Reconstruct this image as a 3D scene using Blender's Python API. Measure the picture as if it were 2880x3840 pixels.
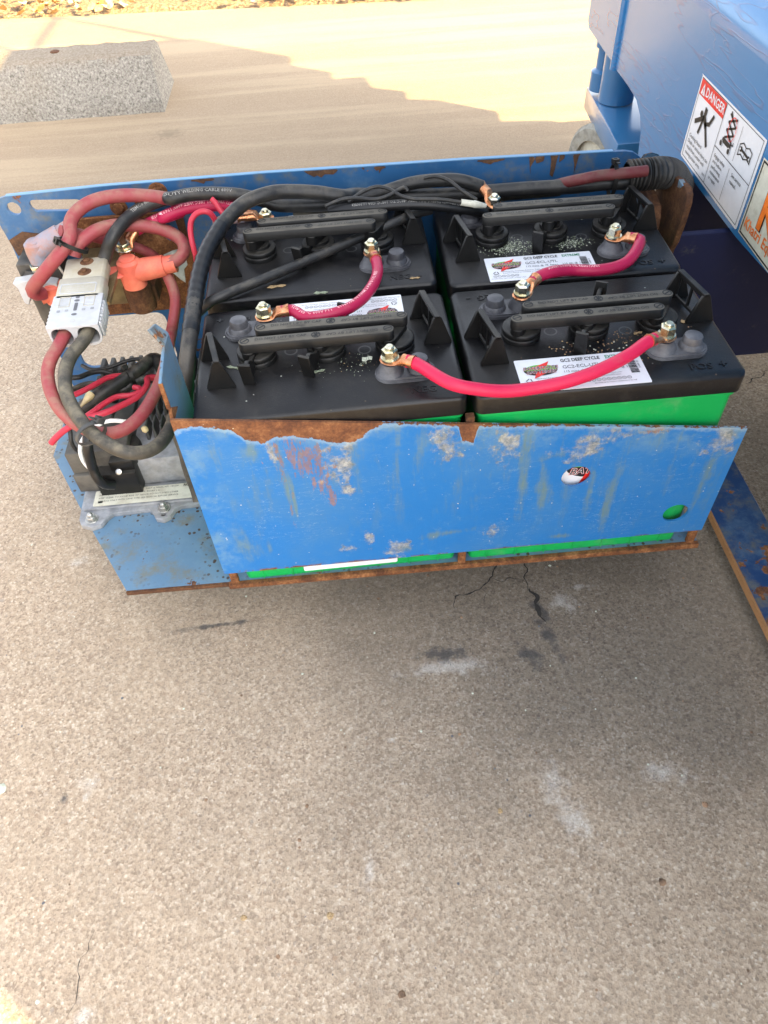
# Swing-out battery tray of a blue scissor lift: four deep-cycle batteries, cables and a charger on a concrete lot.
import bpy, bmesh, math, random
from mathutils import Vector as Ve, Matrix, noise
from mathutils.geometry import tessellate_polygon
random.seed(7)
R = math.radians
scene = bpy.context.scene
for o in list(bpy.data.objects): bpy.data.objects.remove(o)
C = scene.collection
LIFT = 0.37            # coordinates below are measured from the battery lids; everything is raised so the ground is z=0

# ---------------------------------------------------------------- camera, sky, sun, exposure
cd = bpy.data.cameras.new('camera'); cam = bpy.data.objects.new('camera', cd); C.objects.link(cam); scene.camera = cam
cd.sensor_fit = 'VERTICAL'; cd.sensor_height = 24.0; cd.lens = 24.0*2755.4/3840; cd.clip_start = .02; cd.clip_end = 400
az, el, roll = 0.02656, -0.85683, -0.06647
fw = Ve((math.sin(az)*math.cos(el), math.cos(az)*math.cos(el), math.sin(el)))
r0 = Ve((math.cos(az), -math.sin(az), 0)); u0 = r0.cross(fw)
r1 = r0*math.cos(roll)+u0*math.sin(roll); u1 = -r0*math.sin(roll)+u0*math.cos(roll)
cam.matrix_world = Matrix(((r1.x,u1.x,-fw.x,-0.1035),(r1.y,u1.y,-fw.y,-0.5266),(r1.z,u1.z,-fw.z,0.4568+LIFT),(0,0,0,1)))
w = bpy.data.worlds.new('World'); scene.world = w; w.use_nodes = True
nt = w.node_tree; bg = nt.nodes['Background']
sky = nt.nodes.new('ShaderNodeTexSky'); sky.sky_type = 'NISHITA'; sky.sun_disc = False
sky.sun_elevation = R(38.7); sky.sun_rotation = R(126.9); sky.air_density = 1.0; sky.dust_density = 4.0; sky.ozone_density = 0.3
hs = nt.nodes.new('ShaderNodeHueSaturation'); hs.inputs['Saturation'].default_value = 0.35
nt.links.new(sky.outputs[0], hs.inputs['Color']); nt.links.new(hs.outputs[0], bg.inputs['Color'])
bg.inputs['Strength'].default_value = 0.15
sl = bpy.data.lights.new('sun', 'SUN'); sl.energy = 4.2; sl.angle = R(0.6); sl.color = (1, .75, .32)
sun = bpy.data.objects.new('sun', sl); C.objects.link(sun); sun.location = (4, -3, 6)
sun.rotation_euler = Ve((-.8, .6, -.8)).to_track_quat('-Z', 'Y').to_euler()
vs = scene.view_settings; vs.view_transform = 'Standard'; vs.look = 'None'; vs.exposure = 2.3; vs.gamma = 1; vs.use_curve_mapping = False
scene.render.engine = 'CYCLES'

# ---------------------------------------------------------------- material helper
def S(r, g, b):
    f = lambda c: ((c/255+.055)/1.055)**2.4 if c > 10 else c/255/12.92
    return (f(r), f(g), f(b), 1)
class E:
    def __init__(s, g, k): s.g = g; s.k = k
    def __add__(s, o): return s.g.math('ADD', s, o)
    __radd__ = __add__
    def __sub__(s, o): return s.g.math('SUBTRACT', s, o)
    def __rsub__(s, o): return s.g.math('SUBTRACT', o, s)
    def __mul__(s, o): return s.g.math('MULTIPLY', s, o)
    __rmul__ = __mul__
    def ss(s, a, b): return s.g.ss(s, a, b)
    def mx(s, o): return s.g.math('MAXIMUM', s, o)
    def mn(s, o): return s.g.math('MINIMUM', s, o)
    def ab(s): return s.g.math('ABSOLUTE', s, 0)
    def cl(s): return s.g.math('MAXIMUM', s.g.math('MINIMUM', s, 1), 0)
class G:
    def __init__(s, name, coord='Object'):
        s.m = bpy.data.materials.new(name); s.m.use_nodes = True; s.t = s.m.node_tree
        s.b = s.t.nodes['Principled BSDF']
        s.co = E(s, s.t.nodes.new('ShaderNodeTexCoord').outputs[coord])
    def n(s, ty): return s.t.nodes.new('ShaderNode'+ty)
    def put(s, sock, v):
        if isinstance(v, E): s.t.links.new(v.k, sock)
        else: sock.default_value = v
    def math(s, op, a, b):
        n = s.n('Math'); n.operation = op; s.put(n.inputs[0], a); s.put(n.inputs[1], b); return E(s, n.outputs[0])
    def ss(s, a, lo, hi):
        n = s.n('MapRange'); n.interpolation_type = 'SMOOTHSTEP'
        flip = hi < lo
        if flip: lo, hi = hi, lo
        s.put(n.inputs[0], a); n.inputs[1].default_value = lo; n.inputs[2].default_value = hi
        n.inputs[3].default_value = 1.0 if flip else 0.0; n.inputs[4].default_value = 0.0 if flip else 1.0
        return E(s, n.outputs[0])
    def sc(s, k, off=(0,0,0), v=None):
        n = s.n('Mapping'); s.put(n.inputs[0], v or s.co); n.inputs['Scale'].default_value = k; n.inputs['Location'].default_value = off
        return E(s, n.outputs[0])
    def noise(s, scale, detail=3, rough=.55, v=None, dist=0, col=False):
        n = s.n('TexNoise'); s.put(n.inputs['Vector'], v or s.co)
        n.inputs['Scale'].default_value = scale; n.inputs['Detail'].default_value = detail
        n.inputs['Roughness'].default_value = rough; n.inputs['Distortion'].default_value = dist
        return E(s, n.outputs['Color' if col else 'Fac'])
    def voro(s, scale, v=None, out='Distance', feat='F1', rnd=1):
        n = s.n('TexVoronoi'); n.feature = feat; s.put(n.inputs['Vector'], v or s.co)
        n.inputs['Scale'].default_value = scale; n.inputs['Randomness'].default_value = rnd
        return E(s, n.outputs[out])
    def up(s):
        n = s.n('NewGeometry'); z = s.xyz(E(s, n.outputs['Normal']))[2]; return s.ss(z, .35, .95)
    def xyz(s, v=None):
        n = s.n('SeparateXYZ'); s.put(n.inputs[0], v or s.co); return [E(s, q) for q in n.outputs]
    def ramp(s, e, stops, const=False):
        n = s.n('ValToRGB'); s.put(n.inputs[0], e); r = n.color_ramp
        if const: r.interpolation = 'CONSTANT'
        while len(r.elements) < len(stops): r.elements.new(.5)
        for q, (p, c) in zip(r.elements, stops):
            q.position = p; q.color = c if isinstance(c, tuple) else (c, c, c, 1)
        return E(s, n.outputs[0])
    def mix(s, f, a, b, mode='MIX'):
        n = s.n('MixRGB'); n.blend_type = mode; s.put(n.inputs[0], f); s.put(n.inputs[1], a); s.put(n.inputs[2], b); return E(s, n.outputs[0])
    def blob(s, X, Y, cx, cy, rx, ry, rag, amp=.6, rot=0):
        dx = (X-cx); dy = (Y-cy)
        if rot:
            c_, s_ = math.cos(rot), math.sin(rot); dx, dy = dx*c_+dy*s_, dy*c_-dx*s_
        d = s.math('POWER', dx*(1/rx), 2)+s.math('POWER', dy*(1/ry), 2)
        return (1-s.math('POWER', d, .5)+(rag-.5)*(amp*2))
    def done(s, col, rough=.5, metal=0, bump=None, spec=None, coat=0, bdist=.001, **kw):
        s.put(s.b.inputs['Base Color'], col); s.put(s.b.inputs['Roughness'], rough); s.put(s.b.inputs['Metallic'], metal)
        if spec is not None: s.put(s.b.inputs['Specular IOR Level'], spec)
        if coat: s.b.inputs['Coat Weight'].default_value = coat; s.b.inputs['Coat Roughness'].default_value = .15
        if bump is not None:
            h, st = bump; n = s.n('Bump'); n.inputs['Strength'].default_value = st; n.inputs['Distance'].default_value = bdist
            s.put(n.inputs['Height'], h); s.t.links.new(n.outputs[0], s.b.inputs['Normal'])
        return s.m

# ---------------------------------------------------------------- mesh helper
class MB:
    def __init__(s): s.v = []; s.f = []; s.m = []; s.M = Matrix()
    def add(s, vs, fs, mi=0):
        o = len(s.v); s.v += [s.M @ Ve(p) for p in vs]; s.f += [tuple(i+o for i in f) for f in fs]; s.m += [mi]*len(fs); return s
    def box(s, a, b, mi=0):
        (x0,y0,z0),(x1,y1,z1) = a, b
        return s.add([(x0,y0,z0),(x1,y0,z0),(x1,y1,z0),(x0,y1,z0),(x0,y0,z1),(x1,y0,z1),(x1,y1,z1),(x0,y1,z1)],
                     [(0,3,2,1),(4,5,6,7),(0,1,5,4),(1,2,6,5),(2,3,7,6),(3,0,4,7)], mi)
    def lathe(s, prof, n=20, mi=0, cap=True, c=(0,0,0)):
        vs = [(c[0]+r*math.cos(2*math.pi*i/n), c[1]+r*math.sin(2*math.pi*i/n), c[2]+z) for r, z in prof for i in range(n)]
        fs = [(k*n+i, k*n+(i+1)%n, (k+1)*n+(i+1)%n, (k+1)*n+i) for k in range(len(prof)-1) for i in range(n)]
        if cap: fs += [tuple(range(n-1, -1, -1)), tuple((len(prof)-1)*n+i for i in range(n))]
        return s.add(vs, fs, mi)
    def prism(s, poly, z0, z1, holes=(), mi=0, mside=None):
        # poly: (a,b) outline in the local xy plane, extruded along local z; use s.M to turn it
        loops = [list(poly)]+[list(h) for h in holes]
        ms = mi if mside is None else mside
        def area(l): return sum(l[i][0]*l[(i+1)%len(l)][1]-l[(i+1)%len(l)][0]*l[i][1] for i in range(len(l)))
        if area(loops[0]) < 0: loops[0].reverse()
        for h in loops[1:]:
            if area(h) > 0: h.reverse()
        flat = [p for l in loops for p in l]; n = len(flat)
        if holes: tris = tessellate_polygon([[Ve((p[0], p[1], 0)) for p in l] for l in loops])
        else: tris = [tuple(range(n))]
        tr = []
        for t in tris:
            q = [flat[i] for i in t]
            tr.append(tuple(t) if area(q) > 0 else tuple(reversed(t)))
        vs = [(p[0], p[1], z1) for p in flat]+[(p[0], p[1], z0) for p in flat]
        s.add(vs, tr+[tuple(i+n for i in reversed(t)) for t in tr], mi)
        o = 0; side = []
        for l in loops:
            k = len(l); side += [(o+i+n, o+(i+1)%k+n, o+(i+1)%k, o+i) for i in range(k)]; o += k
        b = len(s.v)-2*n
        s.f += [tuple(i+b for i in f) for f in side]; s.m += [ms]*len(side)
        return s
    def tube(s, path, r, n=10, mi=0, cap=True, up=None, closed=False):
        # r: radius, or list of radii, or list of (rw, rh) sections
        P = [Ve(p) for p in path]; k = len(P)
        rr = r if isinstance(r, (list, tuple)) else [r]*k
        T = [(P[min(i+1,k-1)]-P[max(i-1,0)]).normalized() for i in range(k)]
        u = Ve(up) if up else (Ve((0,0,1)) if abs(T[0].z) < .9 else Ve((1,0,0)))
        vs = []
        for i in range(k):
            u = (u-T[i]*u.dot(T[i])).normalized(); w_ = T[i].cross(u)
            a, b = rr[i] if isinstance(rr[i], (list, tuple)) else (rr[i], rr[i])
            for j in range(n):
                t = 2*math.pi*j/n; vs.append(tuple(P[i]+w_*(a*math.cos(t))+u*(b*math.sin(t))))
            if up: u = Ve(up)
        fs = [(i*n+j, i*n+(j+1)%n, (i+1)*n+(j+1)%n, (i+1)*n+j) for i in range(k-1) for j in range(n)]
        fs = [tuple(reversed(f)) for f in fs]
        if cap: fs += [tuple(range(n)), tuple((k-1)*n+j for j in range(n-1, -1, -1))]
        return s.add(vs, fs, mi)
    def at(s, M): s.M = M; return s
    def mesh(s, name, mats, org=Ve((0,0,0)), bevel=0, seg=2, ang=35, smooth=True, fix=True):
        bm = bmesh.new(); vv = [bm.verts.new(p-org) for p in s.v]
        for f, m in zip(s.f, s.m):
            try: q = bm.faces.new([vv[i] for i in f]); q.material_index = m
            except ValueError: pass
        if fix and len(s.f) < 20000: bmesh.ops.recalc_face_normals(bm, faces=bm.faces)
        if bevel:
            bm.normal_update()
            ed = [e for e in bm.edges if len(e.link_faces) == 2 and e.calc_face_angle(0) > R(ang)]
            bmesh.ops.bevel(bm, geom=ed, offset=bevel, segments=seg, profile=.5, affect='EDGES', clamp_overlap=True)
        me = bpy.data.meshes.new(name); bm.to_mesh(me); bm.free()
        for m in (mats if isinstance(mats, (list, tuple)) else [mats]): me.materials.append(m)
        if smooth:
            me.polygons.foreach_set('use_smooth', [True]*len(me.polygons))
            me.set_sharp_from_angle(angle=R(ang))
        return me
def obj(name, mb, mats, parent=None, label=None, cat=None, group=None, kind=None, local=False, **kw):
    org = Ve((0,0,0))
    if parent is not None and not local:
        p = parent
        while p is not None: org = org+p.location; p = p.parent
    me = mb if isinstance(mb, bpy.types.Mesh) else mb.mesh(name, mats, org, **kw)
    o = bpy.data.objects.new(name, me); C.objects.link(o); o.parent = parent
    if label: o['label'] = label
    if cat: o['category'] = cat
    if group: o['group'] = group
    if kind: o['kind'] = kind
    return o
def thing(name, label, cat, loc=(0,0,0), rz=0, group=None):
    o = bpy.data.objects.new(name, None); C.objects.link(o); o.location = loc; o.rotation_euler = (0,0,rz); o.empty_display_size = .02
    o['label'] = label; o['category'] = cat
    if group: o['group'] = group
    return o
def seed(o, mesh_name): return o
def smoothpath(pts, step=.006):
    P = [Ve(p) for p in pts]; P = [P[0]*2-P[1]]+P+[P[-1]*2-P[-2]]; out = []
    for i in range(1, len(P)-2):
        a, b, c, d = P[i-1:i+3]; k = max(2, int((c-b).length/step))
        for j in range(k):
            t = j/k; out.append(.5*((2*b)+(c-a)*t+(2*a-5*b+4*c-d)*t*t+(3*b-a-3*c+d)*t*t*t))
    out.append(P[-2]); return out
def circle(cx, cy, r, n=20, ry=None): return [(cx+r*math.cos(2*math.pi*i/n), cy+(ry or r)*math.sin(2*math.pi*i/n)) for i in range(n)]
def rrect(x0, y0, x1, y1, r, n=4):
    out = []
    for cx, cy, a in ((x1-r,y1-r,0),(x0+r,y1-r,90),(x0+r,y0+r,180),(x1-r,y0+r,270)):
        out += [(cx+r*math.cos(R(a+90*i/n)), cy+r*math.sin(R(a+90*i/n))) for i in range(n+1)]
    return out
_tx = {}
def text_geo(body, size, bold=0.0, res=2, shear=0.0, sx=1.0):
    k = (body, size, bold, res, shear, sx)
    if k not in _tx:
        cu = bpy.data.curves.new('lettering', 'FONT'); cu.body = body; cu.size = size; cu.align_x = 'CENTER'; cu.align_y = 'CENTER'
        cu.offset = bold*size; cu.resolution_u = res; cu.shear = shear
        ob = bpy.data.objects.new('lettering', cu); me = ob.to_mesh()
        _tx[k] = ([(v.co.x*sx, v.co.y) for v in me.vertices], [tuple(p.vertices) for p in me.polygons])
        ob.to_mesh_clear(); bpy.data.objects.remove(ob); bpy.data.curves.remove(cu)
    return _tx[k]
def text(mb, body, x, y, z, size, mi, bold=0.0, rot=0, align='C', **kw):
    vs, fs = text_geo(body, size, bold, **kw)
    if not vs: return
    x0 = min(v[0] for v in vs); x1 = max(v[0] for v in vs)
    dx = {'C': 0, 'L': -x0, 'R': -x1}[align]; c_, s_ = math.cos(rot), math.sin(rot)
    mb.add([(x+(a+dx)*c_-b*s_, y+(a+dx)*s_+b*c_, z) for a, b in vs], fs, mi)
def raised(mb, body, x, y, z0, z1, size, mi, bold=0.0, rot=0, res=2):
    vs, fs = text_geo(body, size, bold, res); c_, s_ = math.cos(rot), math.sin(rot); n = len(vs)
    P = [(x+a*c_-b*s_, y+a*s_+b*c_) for a, b in vs]; cnt = {}
    for f in fs:
        for i in range(len(f)):
            e = (f[i], f[(i+1)%len(f)]); cnt[e] = cnt.get(e, 0)+1
    sd = [(a, b, b+n, a+n) for (a, b) in cnt if (b, a) not in cnt]
    mb.add([(p[0], p[1], z1) for p in P]+[(p[0], p[1], z0) for p in P], list(fs)+sd, mi)
def wrap_text(mb, path, rad, body, s0, size, mi, ang=0.0, flip=False, ref=(0,0,1), bold=.01):
    # lettering printed on a cable's jacket: x runs along the path, y round the jacket
    vs, fs = text_geo(body, size, bold, 1); x0 = min(v[0] for v in vs)
    P = [Ve(p) for p in path]; L = [0]
    for a, b in zip(P, P[1:]): L.append(L[-1]+(b-a).length)
    x1 = max(v[0] for v in vs); out = []
    for x, y in vs:
        d = s0+((x1-x) if flip else (x-x0)); d = min(max(d, 0), L[-1]*.999); i = 0
        while i < len(L)-2 and L[i+1] < d: i += 1
        t = (d-L[i])/max(1e-9, L[i+1]-L[i]); p = P[i].lerp(P[i+1], t)
        T0 = (P[min(i+1,len(P)-1)]-P[max(i-1,0)]).normalized(); T1 = (P[min(i+2,len(P)-1)]-P[i]).normalized()
        T = T0.lerp(T1, t).normalized()
        u = Ve(ref); u = (u-T*u.dot(T)).normalized(); w_ = u.cross(T)   # left of travel
        a = ang+(-y if flip else y)/rad
        out.append(tuple(p+(u*math.cos(a)+w_*math.sin(a))*(rad+.00018)))
    mb.add(out, fs, mi)
def T3(x=0, y=0, z=0): return Matrix.Translation((x, y, z))
def RX(a): return Matrix.Rotation(R(a), 4, 'X')
def RY(a): return Matrix.Rotation(R(a), 4, 'Y')
def RZ(a): return Matrix.Rotation(R(a), 4, 'Z')
MYZ = Matrix(((0,0,1,0),(1,0,0,0),(0,1,0,0),(0,0,0,1)))     # (a,b,c) -> x=c, y=a, z=b
MXZ = Matrix(((1,0,0,0),(0,0,-1,0),(0,1,0,0),(0,0,0,1)))    # (a,b,c) -> x=a, y=-c, z=b
# ---------------------------------------------------------------- materials
def concrete(name, tint=1.0, lot=False):
    g = G(name); X, Y, Z = g.xyz()
    big = g.noise(2.3, 4, .6); mid = g.noise(14, 5, .65); fine = g.noise(1100, 3, .7); med = g.noise(240, 4, .7)
    vc = g.voro(430, out='Color'); r_, g_, b_ = g.xyz(vc)
    dist = g.voro(430)
    grain = g.ramp(r_, [(0, (.17,.120,.085,1)), (.12, (.29,.215,.155,1)), (.38, (.41,.318,.232,1)), (.75, (.50,.395,.292,1)), (.93, (.60,.495,.385,1)), (1, (.72,.64,.53,1))])
    v2 = g.voro(190, out='Color'); r2, g2, b2 = g.xyz(v2); d2 = g.voro(190)
    peb = (d2.ss(.46, .30))*(r2.ss(.84, .88))
    v3 = g.voro(85, out='Color'); r3, g3, b3 = g.xyz(v3); d3 = g.voro(85)+(med-.5)*.5
    peb = peb.mx((d3.ss(.34, .24))*(r3.ss(.955, .965)))
    pebc = g.ramp(g2, [(0, (.09,.075,.065,1)), (.3, (.20,.125,.09,1)), (.6, (.30,.19,.12,1)), (.85, (.22,.20,.18,1)), (1, (.72,.66,.58,1))])
    c = g.mix(peb*.8, grain, pebc)
    c = g.mix(.36, c, g.mix(fine*.5+med*.5, (.23,.175,.125,1), (.60,.475,.345,1)))
    c = g.mix(mid.ss(.35, .7)*.26, c, (.31,.245,.18,1))
    c = g.mix(big.ss(.42, .72)*.40, c, (.54,.425,.305,1))
    c = g.mix(1.0, c, (.94,.925,.90,1), 'MULTIPLY')
    v5 = g.xyz(g.voro(240, out='Color'))[1]; c = g.mix(v5.ss(.55,.95)*.26, c, (.19,.155,.12,1)); c = g.mix(v5.ss(.30,.05)*.22, c, (.66,.56,.44,1))
    c = g.mix((med*.5+fine*.5).ss(.50,.36)*.60, c, (.17,.135,.105,1))
    h = dist*.5+fine*.4+med*.8
    if lot:
        rag = g.noise(60, 5, .7)
        # painted shade: ground greyed and darkened round the tray as a contact shadow
        tray_shade = g.blob(X, Y, .40, .06, .85, .50, g.noise(5, 4, .6), .35).ss(.0, .6)
        tray_shade2 = g.blob(X, Y, .20, .02, .55, .20, g.noise(6, 4, .6), .3).ss(.0, .8)
        tray_shade = tray_shade.mx(tray_shade2*1.15).mn(1)
        c = g.mix(tray_shade*.92, c, g.mix(1.0, c, (.45,.475,.51,1), 'MULTIPLY'))
        w1 = None
        for (cx, cy, rx, ry, rot) in STAINS_WHITE:
            b = g.blob(X, Y, cx, cy, rx, ry, rag, 1.7, rot).ss(.05, 1.1); w1 = b if w1 is None else w1.mx(b)
        c = g.mix(w1*.50*fine.ss(.30,.62), c, (.66,.64,.60,1))
        w2 = None
        for (cx, cy, rx, ry, rot) in STAINS_DARK:
            b = g.blob(X, Y, cx, cy, rx, ry, rag, 1.5, rot).ss(.1, .9); w2 = b if w2 is None else w2.mx(b)
        c = g.mix(w2*.82, c, (.06,.058,.058,1))
        # pale tyre scuffs across the far bay
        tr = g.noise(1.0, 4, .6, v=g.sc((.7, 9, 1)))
        fb = Y.ss(.55, 1.5)  # far ground: own yellower tone, painted darker to offset strong skylight
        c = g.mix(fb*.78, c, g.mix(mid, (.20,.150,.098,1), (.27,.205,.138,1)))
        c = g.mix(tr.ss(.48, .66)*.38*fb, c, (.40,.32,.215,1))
        h = h-w2*.8
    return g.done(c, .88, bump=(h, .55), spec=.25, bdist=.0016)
def stop_concrete():
    g = G('wheel_stop_concrete'); n = g.noise(160, 4, .7); d = g.voro(120); sp = g.voro(55)
    c = g.ramp(n, [(.28, (.06,.055,.047,1)), (.44, (.21,.194,.168,1)), (.6, (.315,.292,.252,1)), (.75, (.48,.45,.40,1))])
    c = g.mix(d.ss(.16, .06)*.8, c, (.04,.037,.034,1))
    c = g.mix(g.noise(6, 4).ss(.5, .75)*.3, c, (.22,.18,.13,1)); c = g.mix(g.up()*.55, c, (.20,.15,.10,1))
    return g.done(c, .92, bump=(n*.7+d.ss(.0, .3)*.5, .9), spec=.2, bdist=.004)
def rust_col(g, k=1.0):
    n = g.noise(55*k, 6, .68); m = g.noise(380*k, 4, .7)
    c = g.ramp(n*.65+m*.35, [(.28, (.035,.019,.013,1)), (.43, (.105,.042,.02,1)), (.53, (.20,.082,.032,1)), (.62, (.33,.155,.065,1)), (.74, (.42,.26,.14,1))])
    return c, n*.5+m*.6
def rust(name='rust', dark=0):
    g = G(name); c, h = rust_col(g)
    if name == 'pale_rust': c = g.mix(.6, c, (.46,.25,.11,1))
    if dark: c = g.mix(dark, c, (.045,.028,.02,1))
    return g.done(c, .85, bump=(h, .8), spec=.25, bdist=.0015)
BLUE = (.020,.17,.45,1)
def paint(name, rusty=.5, fade=.5, dirt=.3, base=BLUE, chips=0, gloss=.42, peel=0, coat=0):
    g = G(name); n = g.noise(16, 6, .65); n2 = g.noise(45, 6, .7, v=g.sc((1,1,1),(3.1,1.7,2.2))); n3 = g.noise(7, 5, .6)
    c = g.mix(g.noise(5, 3), base, tuple(x*.82 for x in base[:3])+(1,))
    fd = (n3*.6+n2*.4).ss(.62-.16*fade, .80-.12*fade)
    c = g.mix(fd*.55*min(1, fade+.2), c, (.15,.25,.34,1))
    c = g.mix(g.noise(26, 6, .7, v=g.sc((1,1,1),(9,4,1))).ss(.60-.1*dirt, .74)*min(1, .55*dirt+.2), c, (.16,.15,.10,1))
    rc, rh = rust_col(g)
    rm = n.ss(.73-.13*rusty, .75-.13*rusty).mx(n2.ss(.78-.13*rusty, .80-.13*rusty))
    c = g.mix(rm, c, rc)
    if chips:
        v = g.voro(170, out='Color'); q, _, _ = g.xyz(v); dd = g.voro(170)+(g.noise(300,3)-.5)*.5
        cm = dd.ss(.42, .26)*q.ss(1-chips, 1-chips+.04)*n3.ss(.40,.56); c = g.mix(cm, c, (.06,.035,.02,1))
    h = g.noise(240, 3, .6)*.25+rm*.35
    if peel:
        ln = g.noise(3.2, 5, .65, v=g.sc((1, .45, 1.7))); cr = (ln-.5).ab().ss(.007, .0)*g.noise(2.1,3).ss(.46,.60)
        l2 = g.noise(5, 4, .6, v=g.sc((1, .25, 2.6), (4,2,7))); cr2 = (l2-.52).ab().ss(.008, .0)
        c = g.mix(cr.mx(cr2)*.45, c, (.07,.10,.22,1))
        h = h+cr*2.0*peel+cr2*1.1*peel+g.noise(110, 3, .6, v=g.sc((1,.6,1)))*.8*peel*g.noise(4,3).ss(.4,.65)
    return g.done(c, rm*.4+gloss, bump=(h, .45 if not peel else .5), spec=.5, bdist=.0012, coat=coat)
def plain(name, col, rough=.5, metal=0, n=None, amt=.25, dust_or_sheen=None, dscale=20, damt=.5, dlo=.5, dhi=.72, spec=None, bump=.15, coat=0, up=0):
    g = G(name); f = g.noise(n or 70, 4, .6)
    c = g.mix(f.ss(.3, .7), tuple(x*(1-amt) for x in col[:3])+(1,), tuple(min(1, x*(1+amt)) for x in col[:3])+(1,))
    r_ = rough
    if dust_or_sheen:
        d = g.noise(dscale, 6, .68).ss(dlo, dhi)*damt
        if up: d = d*(g.up()*(1-up)+up)  # keeps the tint on top faces, where it stands in for sky sheen
        c = g.mix(d, c, dust_or_sheen); r_ = d*.35+rough
    return g.done(c, r_, metal, bump=(g.noise(420, 3, .6), bump), spec=spec, coat=coat, bdist=.0006)
def lid_mat():
    g = G('black_lid_plastic')
    d1 = g.noise(11, 6, .7).ss(.40, .66)*(g.up()*.85+.15); d2 = g.noise(60, 5, .7).ss(.5, .72)  # lid top paler than its sides: dust plus painted sky sheen
    c = g.mix(d1*.30, (.0045,.0045,.0055,1), (.044,.040,.034,1))
    c = g.mix(d2*.12, c, (.075,.068,.058,1))
    v = g.voro(150, out='Color'); q, q2, _ = g.xyz(v); dd = g.voro(150)
    sp = dd.ss(.17, .08)*q.ss(.955, .965)*g.noise(9, 3).ss(.42, .58)
    c = g.mix(sp, c, g.ramp(q2, [(0, (.10,.06,.035,1)), (.45, (.09,.07,.04,1)), (.6, (.5,.5,.46,1)), (1, (.6,.62,.52,1))]))
    ring = ((g.voro(26)-.16).ab()).ss(.035, .0)*g.xyz(g.voro(26, out='Color'))[0].ss(.86, .9)
    c = g.mix(ring*.25, c, (.30,.30,.29,1))
    return g.done(c, d1*.20+.33, bump=(g.noise(700, 3, .6)+sp*1.5, .35), spec=.42, bdist=.0005)
def jacket(name, col, dusty=.4, rough=.42, dust_or_sheen=(.22,.185,.135,1)):
    g = G(name); n = g.noise(22, 6, .7); m = g.noise(90, 5, .7)
    d = (n*.7+m*.3).ss(.60-.25*dusty, .74-.12*dusty)*min(.9, .35+dusty*.55)*(g.up()*.65+.35)  # jacket dust, strengthened on upward sides to paint in sky sheen
    c = g.mix(g.noise(9, 3), col, tuple(x*.78 for x in col[:3])+(1,)); c = g.mix(d, c, dust_or_sheen)
    return g.done(c, d*.3+rough, bump=(m, .22), spec=.4, bdist=.0008)
def green_mat():
    g = G('green_case_plastic'); c = g.mix(g.noise(8, 4).ss(.3,.7), (.004,.37,.075,1), (.006,.43,.098,1))
    c = g.mix(g.noise(30, 6, .7).ss(.52,.75)*.35, c, (.16,.36,.16,1))
    c = g.mix(g.noise(11, 6, .75).ss(.52,.72)*.35, c, (.03,.16,.05,1))
    return g.done(c, .42, bump=(g.noise(500,2), .1), spec=.5, bdist=.0005)
def copper_mat():
    g = G('copper'); n = g.noise(120, 5, .7)
    c = g.ramp(n, [(.3, (.30,.10,.045,1)), (.5, (.62,.27,.13,1)), (.7, (.78,.46,.26,1))])
    return g.done(c, n*.25+.18, .9, bump=(g.noise(260,4,.7), .5), bdist=.0008)
def zinc_mat():
    g = G('yellow_zinc'); n = g.noise(90, 4, .6)
    c = g.ramp(n, [(.3, (.40,.35,.20,1)), (.5, (.62,.58,.42,1)), (.7, (.72,.71,.62,1))])
    return g.done(c, n*.2+.16, .95, bump=(g.noise(300,3), .25), bdist=.0004)
STAINS_WHITE = [(p[0], p[1], rx, ry, R(ro)) for p, rx, ry, ro in (
    ((-0.4546,-0.1824,-0.3700),.016,.014,0),((-0.4542,-0.1982,-0.3700),.007,.007,0),((0.0745,-0.2359,-0.3700),.022,.040,10),((0.0838,-0.2720,-0.3700),.02,.038,25),((0.2005,-0.2331,-0.3700),.03,.018,0),
    ((-0.0260,-0.0764,-0.3700),.07,.016,0),((-0.1368,-0.3038,-0.3700),.012,.026,-20),((-0.4168,-0.4081,-0.3700),.016,.012,0),((0.1666,0.0261,-0.3700),.022,.006,0),((0.1395,0.0050,-0.3700),.03,.02,-40),((-0.5219,0.1433,-0.3700),.03,.012,0),((-0.1023,-0.1650,-0.3700),.012,.004,-30))]
STAINS_DARK = [(p[0], p[1], rx, ry, R(ro)) for p, rx, ry, ro in (
    ((0.1070,-0.0048,-0.3700),.010,.034,20),((0.1096,-0.0454,-0.3700),.013,.05,18),((-0.0252,-0.0567,-0.3700),.05,.014,0),((0.0790,-0.0687,-0.3700),.016,.03,35),((-0.3199,0.0169,-0.3700),.075,.006,4),((-0.4795,-0.1975,-0.3700),.008,.008,0),
    ((-0.5418,0.2477,-0.3700),.004,.004,0),((0.0301,0.1200,-0.3700),.012,.01,0),((-0.5707,1.6398,-0.3700),.07,.05,0))]
M = {}
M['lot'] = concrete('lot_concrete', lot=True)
M['stop'] = stop_concrete()
M['rust'] = rust(); M['rust_dark'] = rust('dark_rust', .55)
M['rust_light'] = rust('pale_rust', 0)
M['paint'] = paint('blue_paint', .25, .5, .4)
M['paint_worn'] = paint('worn_blue_paint', .8, 1.5, 1.3, base=(.105,.205,.32,1), chips=.34, gloss=.5)
M['paint_rear'] = paint('stained_blue_paint', .75, .8, 1.1, base=(.026,.115,.27,1))
M['paint_lift'] = paint('glossy_blue_paint', -.9, .1, -.9, base=(.032,.20,.46,1), gloss=.26, peel=.48, coat=.65)
M['paint_frame'] = paint('frame_blue_paint', -.1, .3, .1, base=(.045,.205,.44,1), gloss=.28, coat=1)
M['paint_shaded'] = paint('shaded_blue_paint', .0, .1, .3, base=(.0013,.0065,.055,1), gloss=.7)  # lift blue darkened to near black, painting in the compartment's shade
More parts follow.
